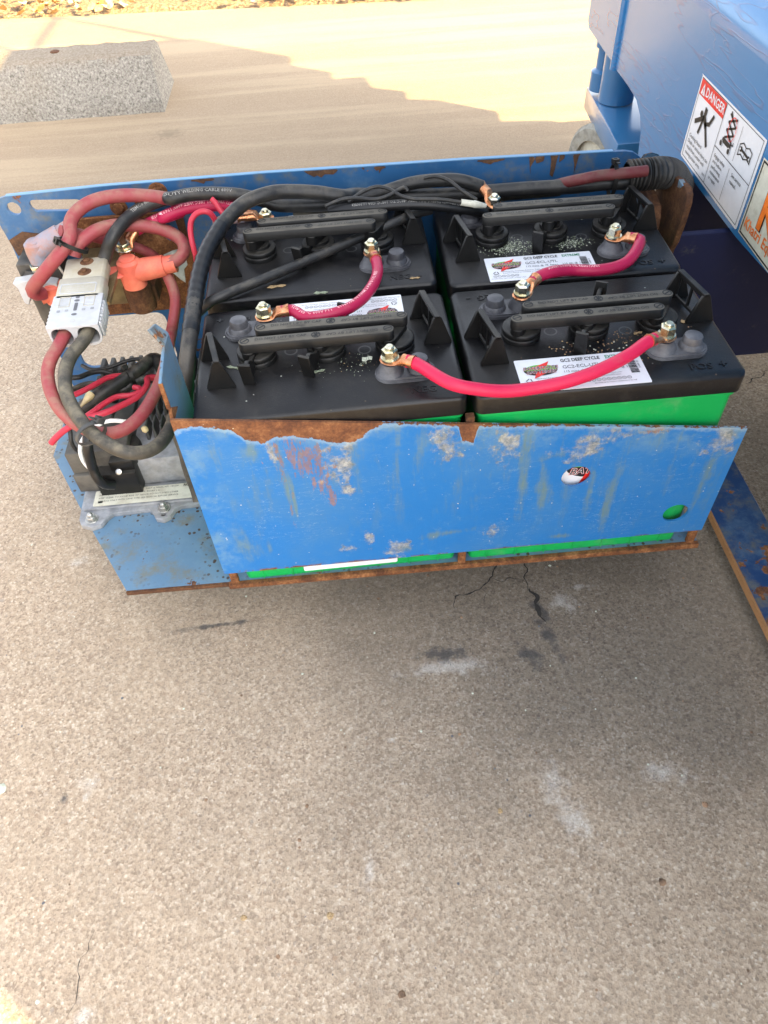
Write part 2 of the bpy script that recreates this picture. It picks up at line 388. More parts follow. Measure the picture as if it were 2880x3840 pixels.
M['guard'] = paint('scraped_blue_paint', 1.3, .9, 1.6, base=(.008,.050,.17,1), gloss=.55)
M['lid'] = lid_mat()
M['black'] = plain('black_plastic', (.007,.007,.007,1), .36, amt=.2, dust_or_sheen=(.085,.078,.066,1), damt=.6, dlo=.3, dhi=.7, up=.08, spec=.28)
M['blackdust'] = plain('dusty_black_plastic', (.03,.029,.027,1), .5, amt=.2, dust_or_sheen=(.16,.145,.12,1), damt=.6, dlo=.35, dhi=.7)
M['bar'] = plain('black_bar_plastic', (.008,.008,.008,1), .38, amt=.2, dust_or_sheen=(.125,.113,.092,1), damt=.95, dlo=.2, dhi=.6, up=.04, spec=.28)
M['ink_grey'] = plain('worn_grey_lettering', (.006,.006,.006,1), .6)
M['green'] = green_mat()
M['boot_grey'] = plain('grey_terminal_cover', (.055,.055,.062,1), .42, dust_or_sheen=(.28,.28,.29,1), damt=.45, dlo=.4, dhi=.7)
M['copper'] = copper_mat(); M['zinc'] = zinc_mat()
M['steel'] = plain('steel', (.55,.55,.54,1), .32, .9)
M['red'] = jacket('red_jacket', (.44,.010,.066,1), .25, dust_or_sheen=(.36,.12,.12,1))
M['red_bright'] = jacket('bright_red_jacket', (.66,.014,.075,1), .0, .4)
M['red_old'] = jacket('old_red_jacket', (.30,.045,.055,1), .8, .5, dust_or_sheen=(.28,.17,.12,1))
M['red_wire'] = jacket('red_wire', (.52,.03,.06,1), .1)
M['blk_cable'] = jacket('black_jacket', (.019,.019,.019,1), .65, .42, dust_or_sheen=(.125,.11,.088,1))
M['blk_old'] = jacket('old_black_jacket', (.048,.044,.036,1), .9, .55, dust_or_sheen=(.21,.18,.125,1))
M['blk_new'] = jacket('clean_black_jacket', (.010,.010,.011,1), .2, .38, dust_or_sheen=(.06,.055,.05,1))
M['print'] = plain('grey_print', (.25,.24,.22,1), .6); M['print_pink'] = plain('pale_pink_print', (.80,.42,.44,1), .6)
M['red_dark'] = jacket('grimy_red_jacket', (.13,.018,.022,1), .8, .5, dust_or_sheen=(.13,.095,.07,1))
M['white'] = plain('white_sticker', (.76,.77,.80,1), .35, amt=.03, dust_or_sheen=(.45,.42,.36,1), damt=.3, dscale=60, dlo=.6, dhi=.8, bump=.05)
M['cream'] = plain('cream_sticker', (.66,.64,.53,1), .45, amt=.05, dust_or_sheen=(.40,.36,.27,1), damt=.6, dscale=40, dlo=.42, dhi=.68, bump=.05)
M['ink'] = plain('black_ink', (.012,.012,.013,1), .45); M['ink_mid'] = plain('grey_ink', (.10,.10,.11,1), .5)
M['ink_green'] = plain('green_ink', (.01,.22,.11,1), .45); M['ink_lime'] = plain('lime_ink', (.12,.42,.04,1), .45)
M['ink_red'] = plain('red_ink', (.72,.03,.025,1), .4); M['ink_orange'] = plain('orange_ink', (.85,.17,.01,1), .4)
M['conn'] = plain('grey_connector', (.43,.44,.46,1), .45, amt=.06, dust_or_sheen=(.36,.31,.23,1), damt=.45, dscale=22, dlo=.45, dhi=.75)
M['conn_yel'] = plain('yellowed_connector', (.42,.395,.32,1), .5, amt=.06, dust_or_sheen=(.34,.27,.16,1), damt=.5, dscale=22, dlo=.42, dhi=.72)
M['orange'] = plain('orange_boot', (.66,.125,.080,1), .5, amt=.08, dust_or_sheen=(.72,.26,.15,1), damt=.6, dscale=30, dlo=.4, dhi=.7)
M['faded'] = plain('faded_red_boot', (.34,.18,.145,1), .42, amt=.1, dust_or_sheen=(.20,.28,.37,1), damt=.8, dscale=30, dlo=.35, dhi=.65)  # blue-grey overlay stands in for sky reflected on the boot
M['alu'] = plain('cast_aluminium', (.27,.28,.30,1), .5, .25, dust_or_sheen=(.36,.34,.30,1), damt=.5, dlo=.4, dhi=.7)
M['alu_dark'] = plain('black_heatsink', (.045,.045,.045,1), .5, .2, dust_or_sheen=(.17,.155,.13,1), damt=.65, dlo=.38, dhi=.68)
M['bolt'] = plain('dull_bolt_zinc', (.42,.42,.40,1), .4, .8, dust_or_sheen=(.25,.22,.17,1), damt=.5)
M['brass'] = plain('tarnished_brass', (.20,.15,.075,1), .5, .5, dust_or_sheen=(.20,.10,.05,1), damt=.6)
M['beige'] = plain('beige_nylon', (.48,.38,.20,1), .5)
M['tyre'] = plain('grey_tyre', (.30,.29,.25,1), .8, dust_or_sheen=(.42,.38,.28,1), damt=.6)
M['whitewire'] = plain('white_wire', (.75,.74,.72,1), .4)
M['peel'] = plain('bare_sealant', (.50,.56,.58,1), .4, dust_or_sheen=(.30,.22,.15,1), damt=.5)
M['leafbit'] = plain('dry_leaf_bits', (.35,.24,.12,1), .8, n=900, amt=.5); M['saltbit'] = plain('pale_grit', (.50,.52,.42,1), .8, n=900, amt=.4)
M['pebble'] = plain('brown_pebbles', (.20,.12,.07,1), .8, n=90, amt=.7)
# ---------------------------------------------------------------- ground
GZ = -.37
E0 = (-1.3520,2.8359,-0.3700); E1 = (0.2566,2.6797,-0.3700)     # far edge of the concrete
sl_ = (E1[1]-E0[1])/(E1[0]-E0[0]); edge = lambda x: E0[1]+(x-E0[0])*sl_
mb = MB(); mb.add([(-60,-60,GZ),(60,-60,GZ),(60,edge(60),GZ),(-60,edge(-60),GZ)], [(0,1,2,3)])
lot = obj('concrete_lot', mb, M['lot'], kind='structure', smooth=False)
g = G('mulch_soil'); n = g.noise(70, 6, .75); v = g.voro(60)
M['mulch'] = g.done(g.ramp(n, [(.3, (.06,.035,.02,1)), (.5, (.26,.17,.09,1)), (.7, (.42,.30,.17,1))]), .95, bump=(n+v, 1.0), bdist=.012)
mb = MB(); nx, ny = 90, 30
for j in range(ny+1):
    for i in range(nx+1):
        x = -2.6+i*.05; y = edge(x)+.0+j*.04
        mb.v.append(Ve((x, y, GZ-.004+(min(j,1)*(.012+.018*noise.noise(Ve((x*9,y*9,0))))))))
mb.f = [(j*(nx+1)+i, j*(nx+1)+i+1, (j+1)*(nx+1)+i+1, (j+1)*(nx+1)+i) for j in range(ny) for i in range(nx)]; mb.m = [0]*len(mb.f)
o_ = len(mb.v)
mb.add([(-60,edge(-60),GZ-.006),(60,edge(60),GZ-.006),(60,60,GZ-.006),(-60,60,GZ-.006)], [(0,1,2,3)])
obj('mulch_bed', mb, M['mulch'], kind='structure', smooth=True, fix=False)
mb = MB(); rr = random.Random(3)
for i in range(900):
    x = rr.uniform(-2.2,.9); y = edge(x)+rr.random()**1.5*.75-.015
    if noise.noise(Ve((x*2.1, y*2.1, 4))) < -.28: continue
    L_ = rr.uniform(.014,.034); W_ = L_*rr.uniform(.25,.5); h = L_*rr.uniform(.2,.6)
    mb.M = T3(x, y, GZ+.016+rr.random()*.02)@RZ(rr.uniform(0,360))@RX(rr.uniform(-40,40))@RY(rr.uniform(-40,40))
    mb.add([(-L_,0,h*.5),(-L_*.4,W_,h*.15),(-L_*.4,-W_,h*.3),(L_*.3,W_*.8,0),(L_*.3,-W_*.8,.1*h),(L_,0,h)], [(0,2,1),(1,2,4,3),(3,4,5)], rr.choice([0,0,1,2]))
mb.M = Matrix()
lf = [plain('dry_leaf_tan', (.46,.28,.11,1), .7, amt=.3), plain('dry_leaf_pale', (.58,.42,.22,1), .7, amt=.3), plain('dry_leaf_brown', (.20,.10,.05,1), .7, amt=.3)]
obj('leaf_litter', mb, lf, kind='stuff', label='dry tan leaves scattered over the mulch bed at the top edge', cat='leaves', smooth=False, fix=False)
# cracks and grit
def crack(pts, wd, name='crack'):
    P = smoothpath(pts, .004); mb = MB(); rr = random.Random(len(pts)); k = len(P); vs = []
    for i, p in enumerate(P):
        T = (P[min(i+1,k-1)]-P[max(i-1,0)]).normalized(); w_ = Ve((-T.y, T.x, 0))
        c = p+w_*noise.noise(p*90)*.006+w_*noise.noise(p*300)*.002; h = wd*(.35+rr.random())*min(1, .25+min(i, k-1-i)/6)
        vs += [c+w_*h, c-w_*h]
    mb.add([(v.x, v.y, GZ+.0012) for v in vs], [(2*i, 2*i+1, 2*i+3, 2*i+2) for i in range(k-1)])
    return obj(name, mb, M['crackfill'], lot, smooth=False)
M['crackfill'] = plain('crack_dirt', (.028,.025,.022,1), .95)
crack([(0.0800,0.0928,-0.3700),(0.0713,0.0799,-0.3700),(0.0605,0.0635,-0.3700),(0.0472,0.0497,-0.3700),(0.0356,0.0378,-0.3700),(0.0161,0.0288,-0.3700),(0.0012,0.0258,-0.3700),(-0.0056,0.0094,-0.3700)], .0010)
crack([(0.0356,0.0378,-0.3700),(0.0382,0.0283,-0.3700),(0.0395,0.0136,-0.3700)], .0006)
crack([(0.1001,0.0936,-0.3700),(0.1020,0.0834,-0.3700),(0.1025,0.0686,-0.3700),(0.0994,0.0535,-0.3700),(0.0987,0.0403,-0.3700),(0.0995,0.0291,-0.3700)], .0009)
crack([(0.1004,0.0299,-0.3700),(0.1039,0.0176,-0.3700),(0.1057,0.0012,-0.3700),(0.1082,-0.0150,-0.3700),(0.1099,-0.0238,-0.3700)], .0030)
crack([(0.0475,0.0515,-0.3700),(0.0699,0.0472,-0.3700),(0.0900,0.0469,-0.3700),(0.0974,0.0414,-0.3700)], .0006)
crack([(-0.4213,-0.3355,-0.3700),(-0.4276,-0.3752,-0.3700),(-0.4298,-0.4089,-0.3700)], .0004)
crack([(0.5992,0.4357,-0.3700),(0.5772,0.4197,-0.3700),(0.5472,0.4050,-0.3700)], .0012)
mb = MB(); rr = random.Random(11)
def rock(mb, p, s, mi, rr, flat=.6):
    n = 7; vs = []
    for k, (rad, z) in enumerate(((.7,0),(1,.35),(.6,.9))):
        for i in range(n): vs.append((p[0]+s*rad*math.cos(6.283*i/n+k*.4)*rr.uniform(.75,1.15), p[1]+s*rad*math.sin(6.283*i/n+k*.4)*rr.uniform(.75,1.15), p[2]+s*z*flat))
    fs = [(k*n+i, k*n+(i+1)%n, (k+1)*n+(i+1)%n, (k+1)*n+i) for k in range(2) for i in range(n)]+[tuple(2*n+i for i in range(n))]
    mb.add(vs, fs, mi)
for i in range(260):
    x = rr.uniform(-.75,.45); y = rr.uniform(-.47,.25); rock(mb, (x,y,GZ-.0005), rr.choice([.0010,.0013,.0016,.0021])*rr.uniform(.7,1.2), rr.choice([0,0,0,1,1,2]), rr)
for q, s, m in (((-0.2678,-0.3374,-0.3700),.0034,3),((-0.1803,-0.3429,-0.3700),.004,3),((-0.1141,-0.4157,-0.3700),.004,0),((0.2306,-0.2697,-0.3700),.004,0),((0.1598,-0.3412,-0.3700),.004,0),((0.0086,-0.2562,-0.3700),.003,3),((-0.5546,-0.1800,-0.3700),.007,1),((0.0320,0.1241,-0.3700),.003,2)):
    rock(mb, (q[0],q[1],GZ-.0005), s, m, rr)
obj('grit', mb, [M['pebble'], M['saltbit'], M['ink_mid'], M['leafbit']], kind='stuff', label='loose grit and tiny brown pebbles strewn over the concrete', cat='grit', smooth=False, fix=False)

# ---------------------------------------------------------------- wheel stop
ws = thing('wheel_stop', 'grey concrete wheel stop with a sloped face lying near the mulch bed', 'wheel stop', (-1.45, 1.93, GZ))
mb = MB(); xs = [-2.42+i*.022 for i in range(84)]; prof = [(1.795,-.372),(1.800,-.345),(1.845,-.238),(1.870,-.231),(1.955,-.231),(1.98,-.245),(2.03,-.345),(2.035,-.372)]
# cross-section resampled so the cast edges can be chipped
pr = []
for (a, b), (c, d) in zip(prof, prof[1:]):
    for k in range(5): pr.append((a+(c-a)*k/5, b+(d-b)*k/5))
pr.append(prof[-1]); k = len(pr); vs = []
xe = -.600
for i, x in enumerate(xs):
    x = -2.42+(xe+2.42)*i/(len(xs)-1)
    for (y, z) in pr:
        d = .004*noise.noise(Ve((x*22,y*22,z*22)))+.0022*noise.noise(Ve((x*90,y*90,z*90)))
        vs.append((x-(.012 if i == len(xs)-1 else 0)*max(0,(z+.37)/.13), y+d, z+d*(1 if z > -.36 else 0)))
mb.add(vs, [(i*k+j, i*k+j+1, (i+1)*k+j+1, (i+1)*k+j) for i in range(len(xs)-1) for j in range(k-1)])
mb.add([vs[(len(xs)-1)*k+j] for j in range(k)], [tuple(range(k))]); mb.add([vs[j] for j in range(k)], [tuple(range(k))])
obj('block', mb, M['stop'], ws, ang=50)
p = (-0.8920,1.8873,-0.2280)
obj('anchor_pin', MB().lathe([(.014,-.02),(.014,.0015),(.011,.003)], 14, c=(p[0],1.915,-.232)), M['rust_dark'], ws)

# ---------------------------------------------------------------- the lift the tray belongs to
PX = .40
lift = thing('scissor_lift', 'blue scissor lift with a scuffed chassis side and white danger sign', 'scissor lift', (.78, .06, GZ))
side = [(-1.10,.132),(-1.10,-.045),(.16,-.046),(.237,-.047),(.333,-.052),(.491,-.051),(.520,-.056),(.560,-.076),(.585,-.0815),(.600,-.081),(.615,-.0745),(.632,-.073),(.66,-.082),(.69,-.098),(.70,-.110),(.712,-.110),(.722,-.075),(.740,-.055),(.77,-.042),(.82,-.0375),(.905,-.036),(.905,.132)]
mb = MB().at(MYZ); mb.prism(side, PX, PX+.006)
mb.M = Matrix(); n = 10; pv = []
bend = [(PX+.04-.04*math.cos(R(90*i/n)), .132+.04*math.sin(R(90*i/n))) for i in range(n+1)]
for yy in [-1.10+i*(.905+1.10)/40 for i in range(41)]: pv += [(x, yy, z) for x, z in bend]
mb.add(pv, [(j*(n+1)+i, (j+1)*(n+1)+i, (j+1)*(n+1)+i+1, j*(n+1)+i+1) for j in range(40) for i in range(n)])
obj('side_panel', mb, M['paint_lift'], lift, smooth=True, ang=40, fix=False)
mb = MB(); mb.box((.44,-1.10,.166),(1.16,.99,.172)); obj('deck', mb, M['paint_lift'], lift, smooth=False)
mb = MB().at(MYZ); mb.prism([(.905,.14),(.905,-.036),(.968,-.036),(1.10,-.030),(1.112,-.02),(1.112,.14)], PX+.004, PX+.010)
obj('bumper_plate', mb, M['paint_lift'], lift, smooth=False)
mb = MB(); mb.tube([(PX+.003,.907,-.040),(PX+.003,.907,.16)], .010, 14); obj('weld_rib', mb, M['paint_lift'], lift)
mb = MB(); mb.box((1.14,-1.10,-.11),(1.15,.99,.166)); obj('side_panel', mb, M['paint_frame'], lift, smooth=False)
mb = MB(); mb.box((PX+.012,1.10,-.03),(1.14,1.112,.166)); obj('end_panel', mb, M['paint_frame'], lift, smooth=False)
mb = MB(); mb.box((PX+.012,-1.11,-.11),(1.14,-1.10,.166)); obj('end_panel', mb, M['paint_frame'], lift, smooth=False)
mb = MB(); mb.box((.335,.362,-.272),(.80,.372,-.06)); obj('bulkhead', mb, M['paint_shaded'], lift, smooth=False, bevel=.001, seg=1)
mb = MB(); mb.box((.412,.600,-.29),(.80,.610,.16)); obj('added_gap_backing', mb, M['paint_shaded'], lift, smooth=False)  # added dark sheet that keeps the gap under the side panel black
mb = MB(); mb.box((.80,-1.0,-.25),(.81,.36,.10)); obj('inner_wall', mb, M['paint_shaded'], lift, smooth=False)
mb = MB(); mb.box((.368,-.60,-.345),(.438,.235,-.337)); obj('guard_plate', mb, M['guard'], lift, smooth=False, bevel=.0012, seg=1)
mb = MB(); mb.box((.3660,-.60,-.3465),(.3690,.235,-.3362)); obj('guard_edge', mb, M['rust_light'], lift, smooth=False)
mb = MB(); mb.box((.41,-.05,-.36),(.43,-.03,-.11)); obj('guard_hanger', mb, M['paint_shaded'], lift, smooth=False)
# steering knuckle and front wheel
kx, ky = .478, 1.085
mb = MB(); mb.lathe([(.0,-.16),(.036,-.16),(.036,.02),(.0,.02)], 28, c=(kx,ky,0)); obj('king_post', mb, M['paint_frame'], lift)
mb = MB(); mb.lathe([(0,-.11),(.026,-.11),(.026,-.075),(.018,-.07),(.018,-.03),(.024,-.03),(.024,-.005),(0,-.005)], 20, c=(kx-.018,ky+.05,-.045)); obj('pivot_bushing', mb, M['paint_frame'], lift)
mb = MB(); mb.prism([(.440,1.172),(.600,1.172),(.600,.88),(.424,.88)], -.205, -.162); obj('axle_beam', mb, M['paint_frame'], lift, bevel=.003)
wheel = obj('wheel', MB().at(T3(.466,1.06,-.282)@RZ(22)@RY(90)).lathe([(.055,-.035),(.078,-.035),(.086,-.028),(.088,0),(.086,.028),(.078,.035),(.055,.035)], 40, cap=False), M['tyre'], lift, ang=30)
mb = MB().at(T3(.466,1.06,-.282)@RZ(22)@RY(90)); mb.lathe([(0,-.024),(.020,-.038),(.024,-.024),(.056,-.024),(.058,.0)], 28, cap=False); obj('rim', mb, M['cream'], wheel)
mb = MB().at(T3(1.05,1.02,-.245)@RY(90)); mb.lathe([(0,-.045),(.112,-.045),(.124,-.036),(.125,0),(.124,.036),(.112,.045),(0,.045)], 32); obj('wheel', mb, M['tyre'], lift, ang=30)
for xx in (.452, 1.05):
    mb = MB().at(T3(xx,-.98,-.245)@RY(90)); mb.lathe([(0,-.045),(.112,-.045),(.124,-.036),(.125,0),(.124,.036),(.112,.045),(0,.045)], 32); obj('wheel', mb, M['tyre'], lift, ang=30)
# folded scissor arms and platform, stacked on the deck (their stepped front ends throw the shade on the lot)
X0 = .58
arms = [((.205,1.18),(.425,1.05)), ((.455,1.108),(.575,1.100),(.682,1.036)), ((.700,1.090),(.85,1.090),(.92,1.058)), ((.935,1.110),(1.03,1.088),(1.045,1.17),(1.13,1.07)), ((1.145,1.150),(1.30,1.150),(1.37,1.08))]
for i, fr in enumerate(arms):
    poly = [(y, h+GZ) for h, y in fr]+[(-1.198, fr[-1][0]+GZ), (-1.198, fr[0][0]+GZ)]
    mb = MB().at(MYZ); mb.prism(poly, X0, X0+.46); obj('scissor_arm', mb, M['paint_frame'], lift, smooth=False)
mb = MB(); mb.box((X0-.03,-1.198,1.372+GZ),(X0+.56,1.15,1.72+GZ)); obj('platform', mb, M['paint_frame'], lift, smooth=False)
mb = MB(); mb.box((X0,-1.0,.172),(X0+.46,.9,.21)); obj('arm_cradle', mb, M['paint_frame'], lift, smooth=False)
for xx in (X0-.01, X0+.54):
    mb = MB(); mb.tube([(xx,-1.17,1.72+GZ),(xx,-1.17,2.25+GZ),(xx,1.12,2.25+GZ),(xx,1.12,1.72+GZ)], .017, 8); obj('guard_rail', mb, M['paint_frame'], lift)

# danger sign on the chassis side: local u runs towards the camera, v downwards
def wob(u): return 0
D0 = MB()
def uv(u, v, d=0): return (PX-.0006-d, .543-u, .071-v)
MUV = Matrix(((0,0,-1,PX-.0006),(-1,0,0,.543),(0,1,0,.071),(0,0,0,1)))   # (u, -v, d)
dg = MB().at(MUV)
sh = [(-.0045,-.0005),(.2075,-.0022),(.2085,-.0040),(.2055,-.1135),(.2035,-.1155),(-.0055,-.1105),(-.0085,-.1085),(-.0020,-.0015)]
dg.prism(sh, -.0001, .0003, mi=0)
def line(mb, pts, w_, mi, d=.0006, closed=False):
    k = len(pts)
    for i in range(k if closed else k-1):
        a = Ve(pts[i]+(0,)); b = Ve(pts[(i+1)%k]+(0,)); t = (b-a).normalized(); n_ = Ve((-t.y,t.x,0))*w_/2; e = t*w_/2*.9
        mb.add([(a-e+n_)[:2]+(d,), (a-e-n_)[:2]+(d,), (b+e-n_)[:2]+(d,), (b+e+n_)[:2]+(d,)], [(0,1,2,3)], mi); d += .000004
def V_(*q): return [(a, -b) for a, b in q]
line(dg, V_((.0015,.0030),(.2030,.0052),(.2005,.1112),(-.0030,.1068)), .0009, 1, closed=True)
dg.add([(a, b, .0008) for a, b in V_((.0020,.0036),(.0890,.0047),(.0880,.0240),(.0016,.0230))], [(0,3,2,1)], 2)
line(dg, V_((.0893,.0050),(.0857,.1085)), .0009, 1, .0010); line(dg, V_((.0882,.0573),(.2012,.0588)), .0009, 1, .0011)
line(dg, V_((.1466,.0107),(.1456,.0525)), .0007, 1, .0012); line(dg, V_((.1440,.0635),(.1428,.1058)), .0007, 1, .0012)
text(dg, 'DANGER', .0548, -.0142, .0011, .0160, 3, bold=.016)
dg.add([(a, b, .0011) for a, b in V_((.0065,.0208),(.0205,.0208),(.0135,.0062))], [(0,1,2)], 3); text(dg, '!', .0135, -.0160, .0014, .0115, 2, bold=.02)
# falling-man pictogram
dg.add([(a, b, .0012) for a, b in circle(.0262,-.0405,.0042,14)], [tuple(range(14))], 1)
def limb(pts, w0): line(dg, V_(*pts), w0, 1, .0012)
dg.add([(a, b, .00121) for a, b in V_((.0335,.0288),(.0415,.0305),(.0400,.0400),(.0330,.0385))], [(0,3,2,1)], 1)
limb([(.0345,.0430),(.0130,.0545)], .0060); limb([(.0340,.0470),(.0290,.0630)], .0050); limb([(.0365,.0405),(.0455,.0480)], .0075); limb([(.0455,.0470),(.0560,.0430),(.0632,.0315)], .0050)
limb([(.0455,.0480),(.0520,.0560),(.0625,.0680)], .0052)
# lift pictogram
def P2(*q): dg.add([(a, -b, .0012) for a, b in q], [tuple(range(len(q)))], 1)
P2((.1035,.0395),(.1300,.0400),(.1315,.0462),(.1020,.0455)); limb([(.1285,.0395),(.1345,.0395),(.1345,.0360)], .0016)
for cx, cy in ((.1020,.0478),(.1275,.0488)): dg.add([(a, b, .00125) for a, b in circle(cx,-cy,.0044,14)], [tuple(range(14))], 0); dg.add([(a, b, .0013) for a, b in circle(cx,-cy,.0036,14)], [tuple(range(14))], 1)
for k in range(3):
    yb = .0385-k*.0095
    limb([(.1075,yb),(.1285,yb-.0090)], .0026); limb([(.1285,yb),(.1075,yb-.0090)], .0026)
limb([(.1090,.0075),(.1130,.0115)], .0022)
for i in range(16):
    a0, a1 = 2*math.pi*i/16, 2*math.pi*(i+.6)/16; cx, cy = .1225, .0238
    line(dg, [(cx+.0105*math.cos(a0), -cy+.0138*math.sin(a0)), (cx+.0105*math.cos(a1), -cy+.0138*math.sin(a1))], .0013, 2, .0016)
# manual pictogram
line(dg, V_((.1520,.0290),(.1600,.0250),(.1690,.0275),(.1780,.0245),(.1865,.0270),(.1865,.0395),(.1780,.0375),(.1690,.0410),(.1600,.0385),(.1520,.0420)), .0014, 1, .0011, closed=True)
line(dg, V_((.1690,.0275),(.1690,.0405)), .0010, 1, .0013); limb([(.1580,.0330),(.1810,.0350)], .0030)
for cx, cy in ((.1575,.0330),(.1815,.0352)): dg.add([(a, b, .0013) for a, b in circle(cx,-cy,.0032,12)], [tuple(range(12))], 1); dg.add([(a, b, .00135) for a, b in circle(cx+(.0016 if cx>.17 else -.0016),-cy,.0014,10)], [tuple(range(10))], 0)
for i, t_ in enumerate(('Crushing Hazard', 'Death or serious injury can', 'result from contact with', 'moving scissor arms.')): text(dg, t_, .0055, -(.0755+i*.0078), .0012, .0068, 1, align='L', bold=.004)
for i, t_ in enumerate(('Engage safety', 'arm before', 'performing', 'maintenance', 'or repair.')): text(dg, t_, .0945, -(.0668+i*.0072), .0012, .0066, 1, align='L', bold=.004)
for i, t_ in enumerate(('See service', 'manual.')): text(dg, t_, .1535, -(.0672+i*.0080), .0012, .0068, 1, align='L', bold=.004)
text(dg, '82991', .0790, -.1010, .0012, .0042, 1)
obj('danger_sign', dg, [M['white'], M['ink'], M['ink_red'], M['white']], lift, label='white danger sign with red header and falling figure', smooth=False, fix=False)
# the rental company's sign: local u from its far edge
MK = Matrix(((0,0,-1,PX-.0006),(-1,0,0,.3290),(0,1,0,.0515),(0,0,0,1)))
kd = MB().at(MK); kd.prism([(0,0),(.215,-.002),(.215,-.100),(-.0018,-.0945)], -.0001, .0003, mi=0)
line(kd, V_((.0036,.0026),(.2115,.0044),(.2112,.0972),(.0022,.0915)), .0022, 1, closed=True)
text(kd, 'K', .057, -.047, .0008, .072, 1, bold=.032, sx=1.15); text(kd, 'K', .057, -.047, .0014, .072, 2, bold=.012, sx=1.15)
text(kd, 'HATRI', .140, -.047, .0008, .040, 2, bold=.02)
text(kd, 'Khatri Equipment', .0070, -.0765, .0008, .0185, 2, bold=.018, align='L')
obj('company_sign', kd, [M['cream'], M['ink'], M['ink_orange']], lift, label='cream company sign with orange lettering', smooth=False, fix=False)
# ---------------------------------------------------------------- battery tray
FZ = -.2575                        # top of the tray floor
tray = thing('battery_tray', 'blue steel swing-out battery tray with a rusty chipped front edge', 'tray', (0, .2, -.262))
TO = (0, .2, -.262)
# front panel: painted sheet whose top edge falls to the right and has rusted through the paint
g = G('chipped_front_paint'); X, Yq, Zq = g.xyz(); Z = Zq+TO[2]
n1 = g.noise(55, 6, .7); n2 = g.noise(26, 6, .7); base = g.mix(g.noise(6, 3), (.015,.170,.48,1), (.013,.150,.43,1))
c = g.mix(g.noise(9, 6, .65).ss(.42, .75)*.45, base, (.07,.20,.37,1))
st = g.noise(1, 5, .7, v=g.sc((75, 1, 11))); st2 = g.noise(1, 6, .75, v=g.sc((150, 1, 26), (5,0,3)))
ztop = (X+.281)*(-.074/.564)+.0076
dz = ztop-Z
# faded, chalky margin along the top and the left side
mar = dz.ss(.055, .0).mx(X.ss(-.235, -.283)*.9)*n2.ss(.40, .66)
c = g.mix(mar*.75, c, (.15,.28,.38,1))
c = g.mix((st*.65+n2*.35).ss(.50, .64)*.60*dz.ss(.22,.02), c, (.12,.20,.22,1))
spk = g.voro(420); c = g.mix(spk.ss(.26,.14)*g.xyz(g.voro(420, out='Color'))[1].ss(.90,.93)*n2.ss(.45,.60)*.8, c, (.20,.17,.10,1))
c = g.mix(g.noise(70, 6, .8).ss(.56,.70)*.28, c, (.16,.30,.40,1))
sc1 = (g.noise(1, 3, .6, v=g.sc((26, 1, 150), (0,0,0)))-.5).ab().ss(.006,.0)*g.noise(7,3).ss(.5,.62)
c = g.mix(sc1*.5, c, (.30,.38,.44,1))
TAN = [((-0.0225,-0.0035,-0.0520),.016,.024,0),((0.1244,-0.0035,-0.0692),.040,.015,20),((0.1135,-0.0035,-0.0796),.034,.012,15),((0.1809,-0.0035,-0.0587),.026,.011,0),((0.2629,-0.0035,-0.0739),.013,.017,-20),((0.2600,-0.0035,-0.0851),.02,.018,0),((0.0968,-0.0035,-0.0820),.006,.007,0),((0.0381,-0.0035,-0.0648),.018,.022,0),((0.0326,-0.0035,-0.1982),.008,.014,0),((-0.1086,-0.0035,-0.1904),.008,.017,0),((-0.0735,-0.0035,-0.2107),.020,.016,0),((-0.1409,-0.0035,-0.0625),.012,.028,0),((-0.1258,-0.0035,-0.0703),.012,.05,0),((-0.1939,-0.0035,-0.0474),.006,.018,0),((-0.1336,-0.0035,-0.2061),.012,.008,0)]
tm = None
rag = n1*.75+st2*.25
for p_, rx, rz, ro in TAN:
    b = g.blob(X, Z, p_[0], p_[2], rx*1.15, rz*1.15, rag, 2.6, R(ro)).ss(.10, .75); tm = b if tm is None else tm.mx(b)
c = g.mix(tm*(n2*.5+n1*.5).ss(.40,.56)*.66, c, g.ramp(g.noise(150, 5, .75), [(.35, (.13,.14,.11,1)), (.48, (.34,.29,.17,1)), (.64, (.62,.56,.40,1))]))
OLV = [((-0.0195,-0.0035,-0.1928),.05,.008,6),((-0.2451,-0.0035,-0.1864),.022,.030,0),((-0.2160,-0.0035,-0.0390),.018,.022,0),((0.0884,-0.0035,-0.0825),.03,.010,10),((0.0830,-0.0035,-0.1251),.010,.06,0),((-0.1880,-0.0035,-0.0998),.005,.06,0),((-0.1834,-0.0035,-0.1134),.004,.05,0),((-0.2210,-0.0035,-0.1898),.005,.02,0),((-0.0664,-0.0035,-0.2156),.015,.012,0),((0.1110,-0.0035,-0.2165),.03,.006,0),((0.1593,-0.0035,-0.1413),.008,.09,0),((0.0592,-0.0035,-0.1094),.010,.07,0),((0.1340,-0.0035,-0.1514),.007,.05,0),((0.2583,-0.0035,-0.1472),.008,.07,0)]
om = None
for p_, rx, rz, ro in OLV:
    b = g.blob(X, Z, p_[0], p_[2], rx, rz, n2*.4+st*.6, 2.2, R(ro)).ss(.05, 1.2); om = b if om is None else om.mx(b)
c = g.mix(om*.70, c, (.14,.21,.17,1))
rc, rh = rust_col(g)
RST = [((-0.1628,-0.0035,-0.0540),.030,.036,0),((-0.1532,-0.0035,-0.0791),.010,.03,0),((-0.1887,-0.0035,-0.0747),.006,.045,0),((-0.1433,-0.0035,-0.1087),.006,.04,0),((-0.1920,-0.0035,-0.0419),.006,.014,0),((-0.1878,-0.0035,-0.1295),.003,.03,0),((0.1841,-0.0035,-0.0591),.012,.006,10)]
rm = None
for p_, rx, rz, ro in RST:
    b = g.blob(X, Z, p_[0], p_[2], rx, rz, st2*.6+n1*.4, 3.2, R(ro)).ss(.30, .48); rm = b if rm is None else rm.mx(b)
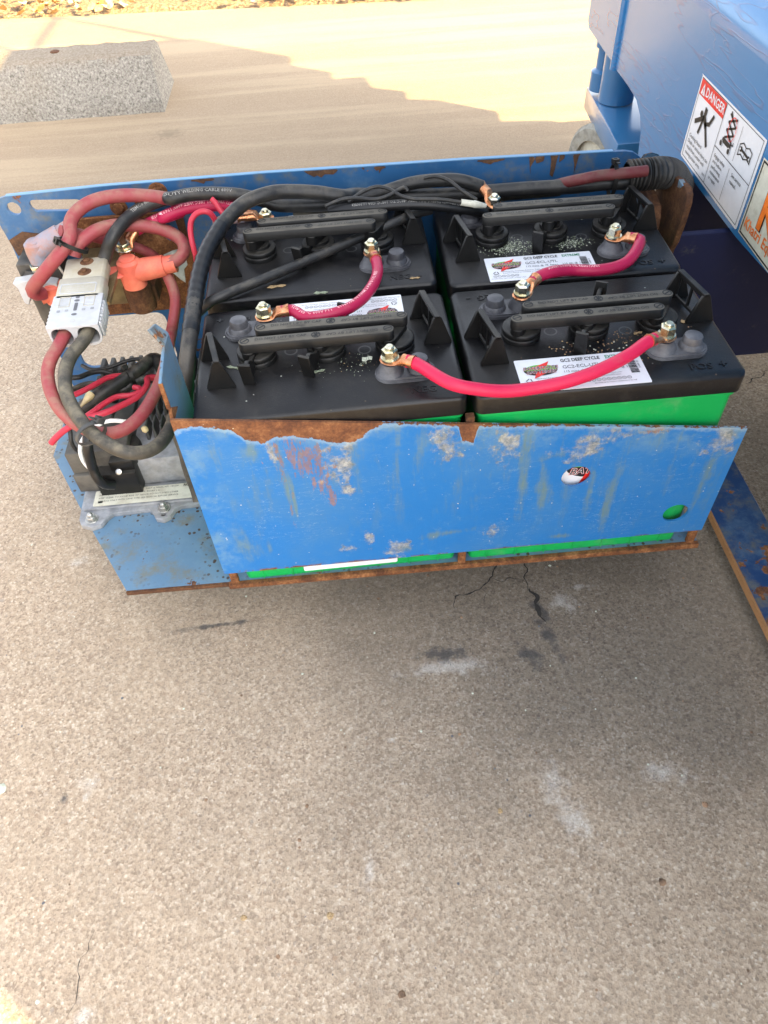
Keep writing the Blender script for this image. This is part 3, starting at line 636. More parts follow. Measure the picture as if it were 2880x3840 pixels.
rm = rm*g.noise(1, 6, .75, v=g.sc((240, 1, 60), (2,0,8))).ss(.41, .52)
c = g.mix(rm*.66, c, g.mix(.5, rc, (.36,.17,.06,1)))
prof = [(-.284,.018),(-.270,.010),(-.255,.008),(-.243,.010),(-.230,.012),(-.217,.025),(-.203,.029),(-.187,.020),(-.169,.019),(-.155,.022),(-.131,.029),(-.113,.026),(-.097,.010),(-.085,.0015),(-.045,.0015),(-.012,.002),(-.0085,.023),(.004,.024),(.0075,.002),(.04,.0035),(.12,.001),(.283,.0015)]
dep = g.ramp(X*(1/.567)+.284/.567, [((x+.284)/.567, d/.03) for x, d in prof]); dep = g.xyz(dep)[0]*.03
edge_n = dep-dz+(g.noise(120, 5, .7)-.5)*.014-.0012
lip = edge_n.ss(-.0004, .0004)
low = (Z-(-.2320)+(n1-.5)*.010).ss(.0045, .0005)*n2.ss(.46, .52)
c = g.mix(edge_n.ss(-.006,-.001)*.5, c, (.30,.42,.50,1))
c = g.mix(lip.mx(low), c, g.mix(.25, rc, (.16,.055,.022,1)))
sp = g.voro(230); sc_ = g.xyz(g.voro(230, out='Color'))[0]
c = g.mix(sp.ss(.22,.12)*sc_.ss(.93,.95)*n2.ss(.42,.58), c, (.55,.52,.40,1))
M['front'] = g.done(c, lip*.45+.42, bump=(rh*lip-lip*1.5+g.noise(260,3)*.15+tm*.3, .7), spec=.45, bdist=.0015)
zb = -.2330
prx = [(-.2812,zb),(-.2815,.0076),(-.20,-.0030),(-.10,-.0161),(0,-.0293),(.10,-.0424),(.2,-.0555),(.2840,-.0665),(.2832,-.2290)]
hA = (0.1163,0.0000,-0.1170); hB = (0.2429,0.0000,-0.1933)
holes = [circle(hA[0], hA[2], .0155, 28), circle(hB[0], hB[2], .0145, 28)]
mb = MB().at(MXZ); mb.prism(prx, .0005, .0035, holes=holes); obj('front_panel', mb, M['front'], tray, smooth=False)
# floor sheet with its rusty front lip, posts and divider
fl = [(-.404,.003),(.288,.003),(.288,.40),(-.545,.40),(-.545,.25),(-.470,.115)]
mb = MB(); mb.prism(fl, FZ-.005, FZ); obj('floor_plate', mb, M['paint_worn'], tray, smooth=False)
mb = MB(); mb.box((-.281,-.0035,FZ-.0070),(.2885,.0030,FZ+.0006)); obj('floor_lip', mb, M['rust'], tray, smooth=False, bevel=.0006, seg=1)
mb = MB(); mb.box((-.404,-.0003,FZ-.0055),(-.281,.0028,FZ-.0002)); obj('floor_edge', mb, M['rust_dark'], tray, smooth=False)
for x0, x1, t_ in ((-.2775,-.2685,'p'),(-.0045,.0045,'c'),(.2735,.2825,'p')):
    mb = MB(); mb.box((x0,.0000,FZ),(x1,.006,{'p': -.18, 'c': -.04}[t_])); obj('corner_post' if t_ == 'p' else 'divider_post', mb, M['rust'], tray, smooth=False, bevel=.0006, seg=1)
# rusty remains of the divider standing above the panel edge
mb = MB(); mb.box((-.004,.0000,-.05),(.004,.007,-.0235)); obj('divider_stub', mb, M['rust_dark'], tray, smooth=False)
# upright flange at the front left corner
mb = MB().at(MYZ); mb.prism([(.0035,-.10),(.0035,-.004),(.010,.012),(.006,.044),(.050,.052),(.074,.050),(.079,-.035),(.079,-.10)], -.2835, -.2805)
obj('end_flange', mb, [M['paint_worn']], tray, smooth=False, bevel=.0006, seg=1)
mb = MB(); mb.box((-.2840,.0060,.013),(-.2800,.0075,.043)); obj('flange_rust', mb, M['rust'], tray, smooth=False)
mb = MB(); mb.add([(-.2835,.050,.052),(-.2805,.050,.052),(-.2805,.074,.050),(-.2835,.074,.050),(-.292,.050,.070),(-.289,.050,.071),(-.289,.072,.062),(-.292,.072,.061)], [(0,3,2,1),(4,5,6,7),(0,1,5,4),(1,2,6,5),(2,3,7,6),(3,0,4,7)])
obj('flange_lip', mb, M['paint_worn'], tray, smooth=False, bevel=.0005, seg=1)
mb = MB(); mb.add([(-.2836,.003,-.001),(-.2836,.010,.012),(-.2836,.030,-.004),(-.2804,.003,-.001),(-.2804,.010,.012),(-.2804,.030,-.004)], [(0,1,2),(3,5,4),(0,3,4,1),(1,4,5,2),(2,5,3,0)]); obj('corner_gusset', mb, M['rust'], tray, smooth=False)
# rear plate: hand slot, hole, rectangular window; its far end is rounded
yb_ = .400
tl = (-0.5382,0.4000,0.0213)
rp = [(-.545,FZ),(-.5405,-.02),(-.5435,.006)]+[(-.5435+.022*(1-math.cos(R(a))), .018+.026*math.sin(R(a))) for a in (0,22,45,68,90)]
rp += [(-.40,.0470),(-.2,.0475),(.05,.0445),(.240,.0405)]+[(.255+.030*math.sin(R(a)), .010+.030*math.cos(R(a))) for a in (0,22,45,68,90)]+[(.285,-.05),(.27,FZ)]
h1 = (-0.5178,0.4000,0.0281); s0 = (-0.4910,0.4000,0.0300); s1 = (-0.4376,0.4000,0.0265)
slot = [(s0[0]+.006*math.cos(R(a)), s0[2]+.0075*math.sin(R(a))) for a in range(90, 271, 30)]+[(s1[0]+.006*math.cos(R(a)), s1[2]+.0075*math.sin(R(a))) for a in range(-90, 91, 30)]
win = rrect(-.515, -.222, -.374, -.136, .012)
mb = MB().at(MXZ); mb.prism(rp, -yb_-.005, -yb_, holes=[circle(h1[0], h1[2], .0085, 20), slot, win]); obj('rear_plate', mb, M['paint_rear'], tray, smooth=False)
mb = MB()
tops = [(-.5215,.0445),(-.40,.0475),(-.2,.0480),(.05,.0450),(.240,.0410)]
for (x0, z0), (x1, z1) in zip(tops, tops[1:]): mb.add([(x0,yb_-.0004,z0-.0005),(x1,yb_-.0004,z1-.0005),(x1,yb_+.0054,z1-.0005),(x0,yb_+.0054,z0-.0005),(x0,yb_-.0004,z0+.0006),(x1,yb_-.0004,z1+.0006),(x1,yb_+.0054,z1+.0006),(x0,yb_+.0054,z0+.0006)], [(0,3,2,1),(4,5,6,7),(0,1,5,4),(2,3,7,6),(1,2,6,5),(3,0,4,7)])
obj('top_edge', mb, paint('pale_edge_paint', .2, 1, .3, base=(.13,.30,.50,1)), tray, smooth=False)
# rust stains that ran down the rear plate from its edge, thin scabs of rust
g = G('rear_scab'); rc, rh = rust_col(g); M['scab'] = g.done(g.mix(.55, rc, (.03,.024,.016,1)), .85, bump=(rh, .7), bdist=.001)
rr = random.Random(5)
def scab(pts):
    mb = MB().at(MXZ); mb.prism(pts, -yb_+.0001, -yb_+.0009); obj('rust_scab', mb, M['scab'], tray, smooth=False)
def scabrow(u0, u1, dmin, dmax, k, seed_):
    rr = random.Random(seed_); a = u0; top = []; bot = []
    for i in range(k+1):
        x = u0+(u1-u0)*i/k; zt = .0470 if x < -.2 else .0475-(x+.2)*.0155
        top.append((x, zt)); bot.append((x+rr.uniform(-.002,.002), zt-.0012-(dmin+(dmax-dmin)*rr.random()**1.5)*math.sin(math.pi*(i+.15)/(k+.3))))
    scab(top+bot[::-1])
for u0, u1, d0, d1, k, sd in ((-.29,-.263,.002,.006,6,1),(-.15,-.11,.004,.012,8,2),(-.062,-.050,.003,.009,5,3),(.068,.102,.002,.006,7,4),(.133,.139,.012,.022,4,5),(.142,.152,.006,.012,4,8),(.160,.170,.010,.036,5,6),(.190,.198,.018,.036,5,7),(.172,.178,.004,.012,4,9)): scabrow(u0, u1, d0, d1, k, sd)
scab([(-.545+.004,-.012),(-.52,-.002),(-.492,-.008),(-.488,-.02),(-.497,-.027),(-.508,-.030),(-.511,-.05),(-.516,-.032),(-.538,-.034)])
mb = MB().at(MXZ); mb.prism([(-.545,FZ+.10),(-.5405,-.040),(-.515,-.040),(-.508,-.075),(-.512,FZ+.10)], -yb_+.0008, -yb_+.0018); obj('bitumen_patch', mb, M['blackdust'], tray, smooth=False)
# rusty backing plate behind the switchgear and its flaked sealant
mb = MB().at(MXZ); mb.prism([(-.455,-.130),(-.318,-.128),(-.313,-.120),(-.311,.008),(-.325,.012),(-.455,.012)], -.3975, -.3925); obj('backing_plate', mb, M['rust'], tray, smooth=False, bevel=.001, seg=1)
fk = [(-.349,-.045),(-.335,-.040),(-.322,-.038),(-.321,-.062),(-.327,-.068),(-.330,-.088),(-.336,-.082),(-.343,-.072),(-.352,-.066)]
mb = MB().at(MXZ); mb.prism(fk, -.3924, -.3915); obj('sealant_flake', mb, M['peel'], tray, smooth=False)
mb = MB().at(MXZ); mb.prism([(-.352,-.006),(-.352,.004),(-.322,.008),(-.320,-.022),(-.335,-.026),(-.345,-.016)], -.3924, -.3916); obj('paint_remnant', mb, M['paint_rear'], tray, smooth=False)
for px, pz, s_ in (((-0.3887,0.4000,0.0200)[0], (-0.3887,0.4000,0.0200)[2], .011), ((-0.3571,0.4000,0.0250)[0], (-0.3571,0.4000,0.0250)[2], .010), ((-0.3347,0.4000,0.0356)[0], (-0.3347,0.4000,0.0356)[2], .012)):
    mb = MB().at(T3(px, yb_, pz)@RX(90)); mb.lathe([(0,0),(s_,0),(s_,.002),(s_*.6,.002)], 16); mb.prism(circle(0,0,s_*.62,6), .0015, .006); obj('rusty_bolt', mb, M['rust'], tray, bevel=.0006, seg=1)
# hinge ears at the far right corner
mb = MB().at(MYZ); mb.prism([(.402,-.12),(.392,-.004),(.379,.019),(.374,.022),(.333,.0315),(.310,.0325),(.300,.028),(.297,.018),(.298,-.004),(.303,-.035),(.309,-.048),(.318,-.12)], .303, .311, holes=[circle(.3655, .010, .0052, 14)])
obj('hinge_ear', mb, M['rust_dark'], tray, smooth=False, bevel=.0015, seg=2)
mb = MB().at(MYZ); mb.prism([(.400,-.10),(.396,-.006),(.390,.004),(.374,.008),(.366,.006),(.332,-.001),(.326,-.012),(.322,-.045),(.330,-.10)], .278, .290); obj('hinge_gusset', mb, M['rust_dark'], tray, smooth=False, bevel=.0015, seg=2)
mb = MB().at(MYZ); mb.prism([(.329,.024),(.322,.0255),(.316,.0315),(.330,.0325)], .3018, .3075); obj('paint_chip', mb, M['paint_worn'], tray, smooth=False)
# ---------------------------------------------------------------- batteries (local frame: base centre at the origin, lid top at z=H)
H = .2575; LX, LY = .1310, .0905
def lid_mesh():
    mb = MB(); st = [(-.0215,0),(-.004,0),(-.0012,.0010),(0,.0038)]
    ring = []
    for z, ins in st: ring.append([(x, y, H+z) for x, y in rrect(-LX+ins, -LY+ins, LX-ins, LY-ins, .009-ins*.5, 5)])
    n = len(ring[0]); vs = [p for r_ in ring for p in r_]
    mb.add(vs, [(k*n+i, k*n+(i+1)%n, (k+1)*n+(i+1)%n, (k+1)*n+i) for k in range(len(st)-1) for i in range(n)]+[tuple(range((len(st)-1)*n, len(st)*n)), tuple(range(n-1, -1, -1))])
    return mb
def pad_geo(mb):
    # grey cover round the two lead posts: flange, base and two domes
    mb.M = T3(.0755, -.0455, H)
    def stad(hx, r_, z0, z1, k=1.0):
        lo = [(hx+r_*math.cos(R(a)), r_*math.sin(R(a))) for a in range(-90, 91, 15)]+[(-hx+r_*math.cos(R(a)), r_*math.sin(R(a))) for a in range(90, 271, 15)]
        hi = [(x*k, y*k) for x, y in lo]; n = len(lo)
        mb.add([(x, y, z0) for x, y in lo]+[(x, y, z1) for x, y in hi], [(i, (i+1)%n, (i+1)%n+n, i+n) for i in range(n)]+[tuple(range(n, 2*n))])
    stad(.0150, .0152, -.0005, .0030, .985); stad(.0150, .0138, .003, .0048, .97)
    M0 = mb.M.copy()
    mb.M = M0@T3(.0135,0,0); mb.lathe([(.0125,.004),(.0112,.008),(.0098,.0095),(.0094,.0145),(.0085,.0168),(.005,.0178),(.0,.0180)], 20, cap=False)
    mb.M = M0@T3(-.0145,0,0); mb.lathe([(.0140,.004),(.0118,.008),(.0095,.012),(.0088,.0150),(.0,.0150)], 20, cap=False); mb.M = Matrix()
def nut_geo(mb, x, y, z, a=10):
    mb.M = T3(x, y, H+z)@RZ(a)
    mb.lathe([(0,0),(.0088,0),(.0088,.0016),(0,.0016)], 20, cap=False)
    hx = [(.0077*math.cos(R(60*i)), .0077*math.sin(R(60*i))) for i in range(6)]
    mb.prism(hx, .0016, .0100); mb.add([(p[0], p[1], .0100) for p in hx]+[(p[0]*.80, p[1]*.80, .0114) for p in hx], [(i, (i+1)%6, (i+1)%6+6, i+6) for i in range(6)]+[tuple(range(6,12))])
    mb.lathe([(.0044,.0105),(.0044,.0132),(.0034,.0142),(0,.0142)], 14, cap=False); mb.M = Matrix()
def bracket_geo(mb, wall=True):
    # lifting lug: two triangular feet, a windowed wall between them and a top bar (local: y along the lug)
    for yy in (-.0245, .0215):
        mb.at(T3(0, yy+.003, H)@RX(90)); mb.prism([(-.0135,0),(.0145,0),(.0145,.0025),(.0035,.0315),(-.0015,.0325),(-.0045,.030),(-.0135,.0025)], 0, .003)
    mb.at(T3(-.0005,0,H)@MYZ)
    if wall: mb.prism([(-.0215,.002),(.0215,.002),(.0215,.0315),(-.0215,.0315)], -.0012, .0012, holes=[rrect(-.0195,.006,-.0025,.026,.001,2), rrect(.0005,.006,.0195,.026,.001,2)])
    mb.at(T3(0,0,H)); mb.box((-.0035,-.0245,.0300),(.0025,.0245,.0330)); mb.M = Matrix()
def cap_geo(mb, bz, x, lever):
    mb.M = T3(x, 0, H)
    r_ = .0200
    mb.lathe([(r_,0),(r_,.0050),(r_-.0009,.0053),(r_-.0009,.0062),(r_,.0065),(r_-.0002,.0105),(r_-.0010,.0116),(r_-.0030,.0120),(.0138,.0122),(.0132,max(bz-.0112,.0126)),(0,max(bz-.0112,.0126))], 28, cap=False)
    # rocker on top that carries the two bars
    a = math.atan2(.0125, .0075); hx = .0125
    c_, s_ = math.cos(a), math.sin(a)
    st = [(hx+.0072*math.cos(R(t)), .0072*math.sin(R(t))) for t in range(-90, 91, 15)]+[(-hx+.0072*math.cos(R(t)), .0072*math.sin(R(t))) for t in range(90, 271, 15)]
    mb.prism([(p*c_-q*s_, p*s_+q*c_) for p, q in st], bz-.0115, bz-.0002)
    for d in lever:
        M0 = mb.M.copy(); mb.M = M0@RZ(d)
        z0 = .006
        mb.at(mb.M@T3(0,0,0)@RX(90)); mb.prism([(.010,z0+.002),(.018,z0),(.028,z0-.005),(.038,z0-.006),(.044,z0+.006),(.045,z0+.016),(.036,z0+.018),(.024,z0+.010),(.012,z0+.010)], -.0020, .0020)
        mb.M = M0@RZ(d)@T3(.0440,0,z0+.008)@RY(12); mb.box((-.0016,-.0062,-.014),(.0016,.0062,.014)); mb.M = M0
    mb.M = Matrix()
def bar_geo(mb, bz, sgn):
    yy = sgn*.0105; xx = sgn*.0078; hl, hw = .0705, .0062
    lo = [(xx+hl+hw*math.cos(R(t)), yy+hw*math.sin(R(t))) for t in range(-90, 91, 18)]+[(xx-hl+hw*math.cos(R(t)), yy+hw*math.sin(R(t))) for t in range(90, 271, 18)]
    z1 = H+bz+.0105; n = len(lo); cx, cy = xx, yy
    up = [(x+(-.0007 if x > cx else .0007), cy+(y-cy)*.89) for x, y in lo]
    mb.add([(x,y,H+bz) for x,y in lo]+[(x,y,z1-.0007) for x,y in lo]+[(x,y,z1) for x,y in up], [(i,(i+1)%n,(i+1)%n+n,i+n) for i in range(n)]+[(i+n,(i+1)%n+n,(i+1)%n+2*n,i+2*n) for i in range(n)]+[tuple(range(2*n,3*n)), tuple(range(n-1,-1,-1))], 0)
    for k, x in enumerate((xx-hl, xx+.0005, xx+hl)):
        o1 = circle(x, yy, .0047, 18); i1 = circle(x, yy, .0036, 18)
        mb.add([p+(z1+.00025,) for p in o1]+[p+(z1+.00025,) for p in i1], [(i,(i+1)%18,(i+1)%18+18,i+18) for i in range(18)], 1)
        for a in ([20] if k != 1 else [20, 110, 65]):
            a = R(a+k*9); dx, dy = math.cos(a)*.0045, math.sin(a)*.0045; nx_, ny_ = -math.sin(a)*.0007, math.cos(a)*.0007
            mb.add([(x-dx+nx_,yy-dy+ny_,z1+.0003),(x-dx-nx_,yy-dy-ny_,z1+.0003),(x+dx-nx_,yy+dy-ny_,z1+.0003),(x+dx+nx_,yy+dy+ny_,z1+.0003)], [(0,1,2,3)], 1)
    text(mb, 'DO NOT LIFT BY CAP', xx-.0352, yy+.0008, z1+.0003, .0052, 1, bold=.004); text(mb, 'PATENT PENDING', xx-.0352, yy-.0031, z1+.0003, .0022, 1, res=1)
    text(mb, 'DO NOT LIFT BY CAP', xx+.0352, yy-.0008, z1+.0003, .0052, 1, bold=.004, rot=math.pi); text(mb, 'PATENT PENDING', xx+.0352, yy+.0031, z1+.0003, .0022, 1, rot=math.pi, res=1)
def label_geo(mb, sh=0):
    mb.M = T3(-.0240, -.0655, H+.0003); W_, h_ = .0615, .0245; z = .0007
    mb.prism(rrect(-W_, -h_, W_, h_, .0012, 2), -.0001, .0003, mi=0)
    logo(mb, -.0385, .0065, z, 1.0)
    text(mb, 'GC2 DEEP CYCLE', -.0165, .0180, z, .0066, 1, bold=.016, align='L', sx=.76); text(mb, 'EXTREME', .0278, .0180, z, .0066, 3, bold=.012, align='L', sx=.76)
    text(mb, 'GC2-ECL-UTL', -.0165, .0080, z, .0068, 6, align='L', sx=.9); text(mb, '115 mins @ 75 Amps    225 Ah @ 20 Hr', -.0165, .0010, z, .0047, 6, align='L', sx=.9, res=1)
    text(mb, 'Marketed by Interstate Batteries, Dallas, TX 75208. interstatebatteries.com', -.045, -.0062, z, .0027, 6, align='L', res=1)
    text(mb, 'A portion based on warranty to an Interstate Batteries authorized Dealer.', -.045, -.0094, z, .0027, 6, align='L', res=1)
    for a in (90, 210, 330): # recycling arrows
        c_, s_ = math.cos(R(a)), math.sin(R(a)); line(mb, [(-.0525+.0030*c_, -.0085+.0030*s_), (-.0525+.0030*math.cos(R(a+85)), -.0085+.0030*math.sin(R(a+85)))], .0010, 6, z)
    for i, t_ in enumerate(list('012345')+list('JFMAMJJASOND')[:12]):
        x = -.0545+i*.0049+(.0035 if i > 5 else 0)+(.0100 if i > 5 else 0)
        o1 = circle(x, -.0150, .0021, 14); i1 = circle(x, -.0150, .0017, 14)
        mb.add([p+(z,) for p in o1]+[p+(z,) for p in i1], [(k,(k+1)%14,(k+1)%14+14,k+14) for k in range(14)], 1); text(mb, t_, x, -.0150, z, .0024, 1, res=1)
    text(mb, 'MONTH AND LAST DIGIT OF YEAR SOLD', -.0400, -.0198, z, .0021, 1, res=1); text(mb, 'RECHARGE MONTHLY WHEN NOT IN USE', .028, -.0198, z, .0021, 1, res=1)
    y = .0135; rr = random.Random(4)
    while y > -.0085:
        t_ = rr.choice([.0004,.0006,.0009,.0013]); mb.add([(.0465,y,z),(.0545,y,z),(.0545,y-t_,z),(.0465,y-t_,z)], [(0,3,2,1)], 1); y -= t_+rr.choice([.0004,.0006,.0009])
    text(mb, '56489 35', .0565, .0030, z, .0030, 1, rot=math.pi/2, res=1); mb.M = Matrix()
LOGO_M = ['white', 'ink', 'ink_red', 'ink_green', 'ink_lime', 'white', 'ink_mid']
def logo(mb, x, y, z, k):
    e = [(x+.0165*k*math.cos(R(a)), y+.0082*k*math.sin(R(a)), z) for a in range(0, 360, 12)]; n = len(e)
    mb.add(e[:n//2+1], [tuple(range(n//2+1))], 4); mb.add(e[n//2:]+e[:1], [tuple(range(n//2+1))], 1)
    P = lambda q, zz, mi: mb.add([(x+a*k, y+b*k, zz) for a, b in q], [tuple(range(len(q)))], mi)
    P([(.0105,.0125),(-.0060,.0030),(-.0150,.0005),(-.0155,.0030)][:3], z+.0001, 2)
    P([(.0105,.0125),(-.0075,.0020),(-.0010,.0005),(.0060,.0035)], z+.0001, 2); P([(-.0085,-.0125),(.0085,-.0030),(.0015,-.0010),(-.0050,-.0035)], z+.0001, 2)
    for t_, dy, sz in (('INTERSTATE', .0028, .0062), ('BATTERIES', -.0030, .0062)):
        for b_, mi, dz in ((.070, 2, .0002), (.045, 0, .0003), (.010, 1, .0004)): text(mb, t_, x, y+dy*k, z+dz, sz*k, mi, bold=b_, shear=.22, sx=.98)
def case_label(mb, ys):
    # large sticker on the case wall that faces out of the tray
    mb.M = T3(0, ys*(LY-.0030), 0)@(RX(90) if ys < 0 else RZ(180)@RX(90))
    mb.prism(rrect(-.0560, .0085 if ys > 0 else .045, .0560, .175, .002, 2), -.0002, .0003, mi=0); logo(mb, .0060, .1475, .0007, 2.1)
    text(mb, 'GC2-ECL-UTL', 0, .050, .0007, .012, 1, bold=.01); mb.M = Matrix()
def case_geo(mb):
    a = LX-.0042; b = LY-.0046; zt = H-.0205
    st = [(0,-.0015,.006),(.006,-.0008,.007),(zt-.007,0,.008),(zt-.007,.0018,.008),(zt,.0018,.008)]
    ring = [[(x, y, z) for x, y in rrect(-a-i, -b-i, a+i, b+i, r_, 4)] for z, i, r_ in st]; n = len(ring[0])
    mb.add([p for r_ in ring for p in r_], [(k*n+i, k*n+(i+1)%n, (k+1)*n+(i+1)%n, (k+1)*n+i) for k in range(len(st)-1) for i in range(n)]+[tuple(range(n-1,-1,-1)), tuple(range((len(st)-1)*n, len(st)*n))])
    for ys in (-1, 1):
        for x0, x1 in ((-.112,-.078),(-.066,.066),(.078,.112)):
            p = [(x0,.022),(x1,.022),(x1,H-.075),(x0,H-.075)] if x1-x0 < .05 else [(x0,.022),(x1,.022),(x1,H-.068),(x0,H-.068)]
            mb.M = T3(0, ys*(b-.0002), 0)@(RX(90) if ys < 0 else RZ(180)@RX(90)); mb.prism(p, 0, .0014)
        for x in (-.105,-.07,-.035,0,.035,.07,.105):
            mb.box((x-.0007, 0, 0), (x+.0007, 0, 0)) if 0 else mb.prism([(x-.0006,.001),(x+.0006,.001),(x+.0006,.022),(x-.0006,.022)], 0, .0013)
    mb.M = Matrix()
_c = {}
def cached(k, fn, mats, **kw):
    if k not in _c:
        mb = MB(); fn(mb); _c[k] = mb.mesh(k.split('/')[0], mats, **kw)
    return _c[k]
def make_battery(loc, rz, label, bz, levers, side):
    t = thing('battery', label, 'battery', loc, R(rz), 'deep cycle batteries in the tray')
    P = lambda name, me: obj(name, me, None, t, local=True)
    P('case', cached('case', case_geo, M['green'], bevel=.0012, seg=2, ang=40))
    lid = P('lid', cached('lid', lambda mb: mb.__dict__.update(lid_mesh().__dict__), M['lid'], ang=50))
    for nm, body, x, y, sz, ro in (('polarity_word', 'POS', .0905, -.0735, .0125, 0), ('polarity_sign', '+', .1125, -.0725, .0150, 0), ('polarity_word', 'NEG', -.0905, .0735, .0125, math.pi), ('polarity_sign', '-', -.1125, .0725, .0170, math.pi)):
        obj(nm, cached(nm+'/'+body, lambda mb: raised(mb, body, x, y, H-.0004, H+.0007, sz, 0, bold=.012, rot=ro), M['lid'], smooth=False), None, lid, local=True)
    P('terminal_cover', cached('terminal_cover', pad_geo, M['boot_grey'], ang=30))
    def neg(mb): pad_geo(mb); mb.v = [Ve((-p.x, -p.y, p.z)) for p in mb.v]
    P('terminal_cover', cached('terminal_cover/n', neg, M['boot_grey'], ang=30))
    P('terminal_nut', cached('terminal_nut/p', lambda mb: nut_geo(mb, .061, -.0455, .0195, 12), M['zinc'], ang=25))
    P('terminal_nut', cached('terminal_nut/n', lambda mb: nut_geo(mb, -.061, .0455, .0195, -8), M['zinc'], ang=25))
    def br(mb, s, wall=True):
        bracket_geo(mb, wall); mb.v = [Ve(((p.x-.20*p.y)*s+s*.1085, p.y*s+s*.0200, p.z)) for p in mb.v]
    P('lifting_lug', cached('lifting_lug/r%d' % (rz > 180.6), lambda mb: br(mb, 1, rz <= 180.6), M['black'], bevel=.0005, seg=1))
    P('lifting_lug', cached('lifting_lug/l', lambda mb: br(mb, -1), M['black'], bevel=.0005, seg=1))
    for i, x in enumerate((-.070, 0, .070)):
        lv = levers[i]; P('vent_cap', cached('vent_cap/%d%s%s' % (i, lv, bz), lambda mb: cap_geo(mb, bz, x, lv), M['black'], bevel=.0004, seg=1, ang=40))
    for s in (-1, 1): P('link_bar', cached('link_bar/%d%s' % (s, bz), lambda mb: bar_geo(mb, bz, s), [M['bar'], M['ink_grey']], ang=50))
    P('top_label', cached('top_label', label_geo, [M[k] for k in LOGO_M], smooth=False, fix=False))
    P('case_label', cached('case_label/%d' % side, lambda mb: case_label(mb, side), [M[k] for k in LOGO_M], smooth=False, fix=False))
    return t
B = {}
B['FL'] = make_battery((-.1345, .0912, FZ), 180.9, 'front left battery behind the rust-edged stretch of the blue panel', .0185, ((), (-117, 63), (80,)), 1)
B['FR'] = make_battery((.1345, .0918, FZ), .3, 'front right battery with its green case showing above the sloping blue panel', .0185, ((), (-117, 63), ()), -1)
B['RL'] = make_battery((-.1385, .2905, FZ), 180.4, 'rear left battery with a slim black cable lying slantwise across its lid', .0270, ((), (58,), ()), 1)
B['RR'] = make_battery((.1375, .2815, FZ), -.6, 'rear right battery with pale crust round its caps, next to the rusty hinge ear', .0270, ((), (-122,), ()), -1)
def bp(k, x, y, z):
    b = B[k]; a = b.rotation_euler.z; c_, s_ = math.cos(a), math.sin(a)
    return Ve((b.location.x+x*c_-y*s_, b.location.y+x*s_+y*c_, z))
# crumbs, crust and leaf bits lying on the lids
rr = random.Random(21); mb = MB()
def crumbs(cx, cy, sx, sy, n, mi, smin=.0005, smax=.0014, z=0):
    for i in range(n): rock(mb, (rr.gauss(cx, sx), rr.gauss(cy, sy), z-.0002), rr.uniform(smin, smax), mi if not isinstance(mi, tuple) else rr.choice(mi), rr, .7)
crumbs(-.12,.072,.024,.008,90,(2,2,2,0,1),.0003,.0007); crumbs(-.10,.055,.02,.008,30,(0,2),.0003,.0007); crumbs(.135,.06,.03,.010,110,(3,3,1,0),.0004,.0011); crumbs(.165,.075,.03,.008,80,(3,3,1),.0004,.0011)
crumbs(.085,.264,.014,.009,700,(0,2,2),.0003,.0010); crumbs(.160,.262,.010,.006,260,(0,2,2),.0003,.0010)
for b in B.values(): crumbs(b.location.x, b.location.y, .07, .05, 9, (1,2,2), .0003, .0007)
def flake(p, l, w_, mi, a):
    mb.M = T3(p[0],p[1],.0004)@RZ(a); mb.prism([(-l,-w_*.3),(-l*.5,-w_),(0,-w_*.5),(l*.6,-w_),(l,0),(l*.5,w_*.7),(0,w_*.4),(-l*.6,w_)], 0, .0006, mi=mi); mb.M = Matrix()
flake((-0.1880,0.2192,0.0000),.011,.003,1,5); flake((-0.1383,0.1989,0.0000),.008,.003,2,0); flake((-0.2282,0.0769,0.0000),.008,.002,2,-20); flake((-0.0944,0.0736,0.0000),.006,.004,0,20); flake((-0.0314,0.2133,-0.0000),.006,.002,1,0); flake((0.2348,0.0916,0.0000),.005,.003,1,0); flake((0.1819,0.0790,0.0000),.005,.002,1,10); flake((-0.1435,0.0600,0.0000),.007,.002,2,15)
obj('lid_debris', mb, [M['saltbit'], M['leafbit'], plain('lichen_crust', (.22,.25,.17,1), .8, n=600, amt=.4), M['pebble']], kind='stuff', label='pale crust, grit and leaf crumbs lying on the black battery lids', cat='debris', smooth=False, fix=False)
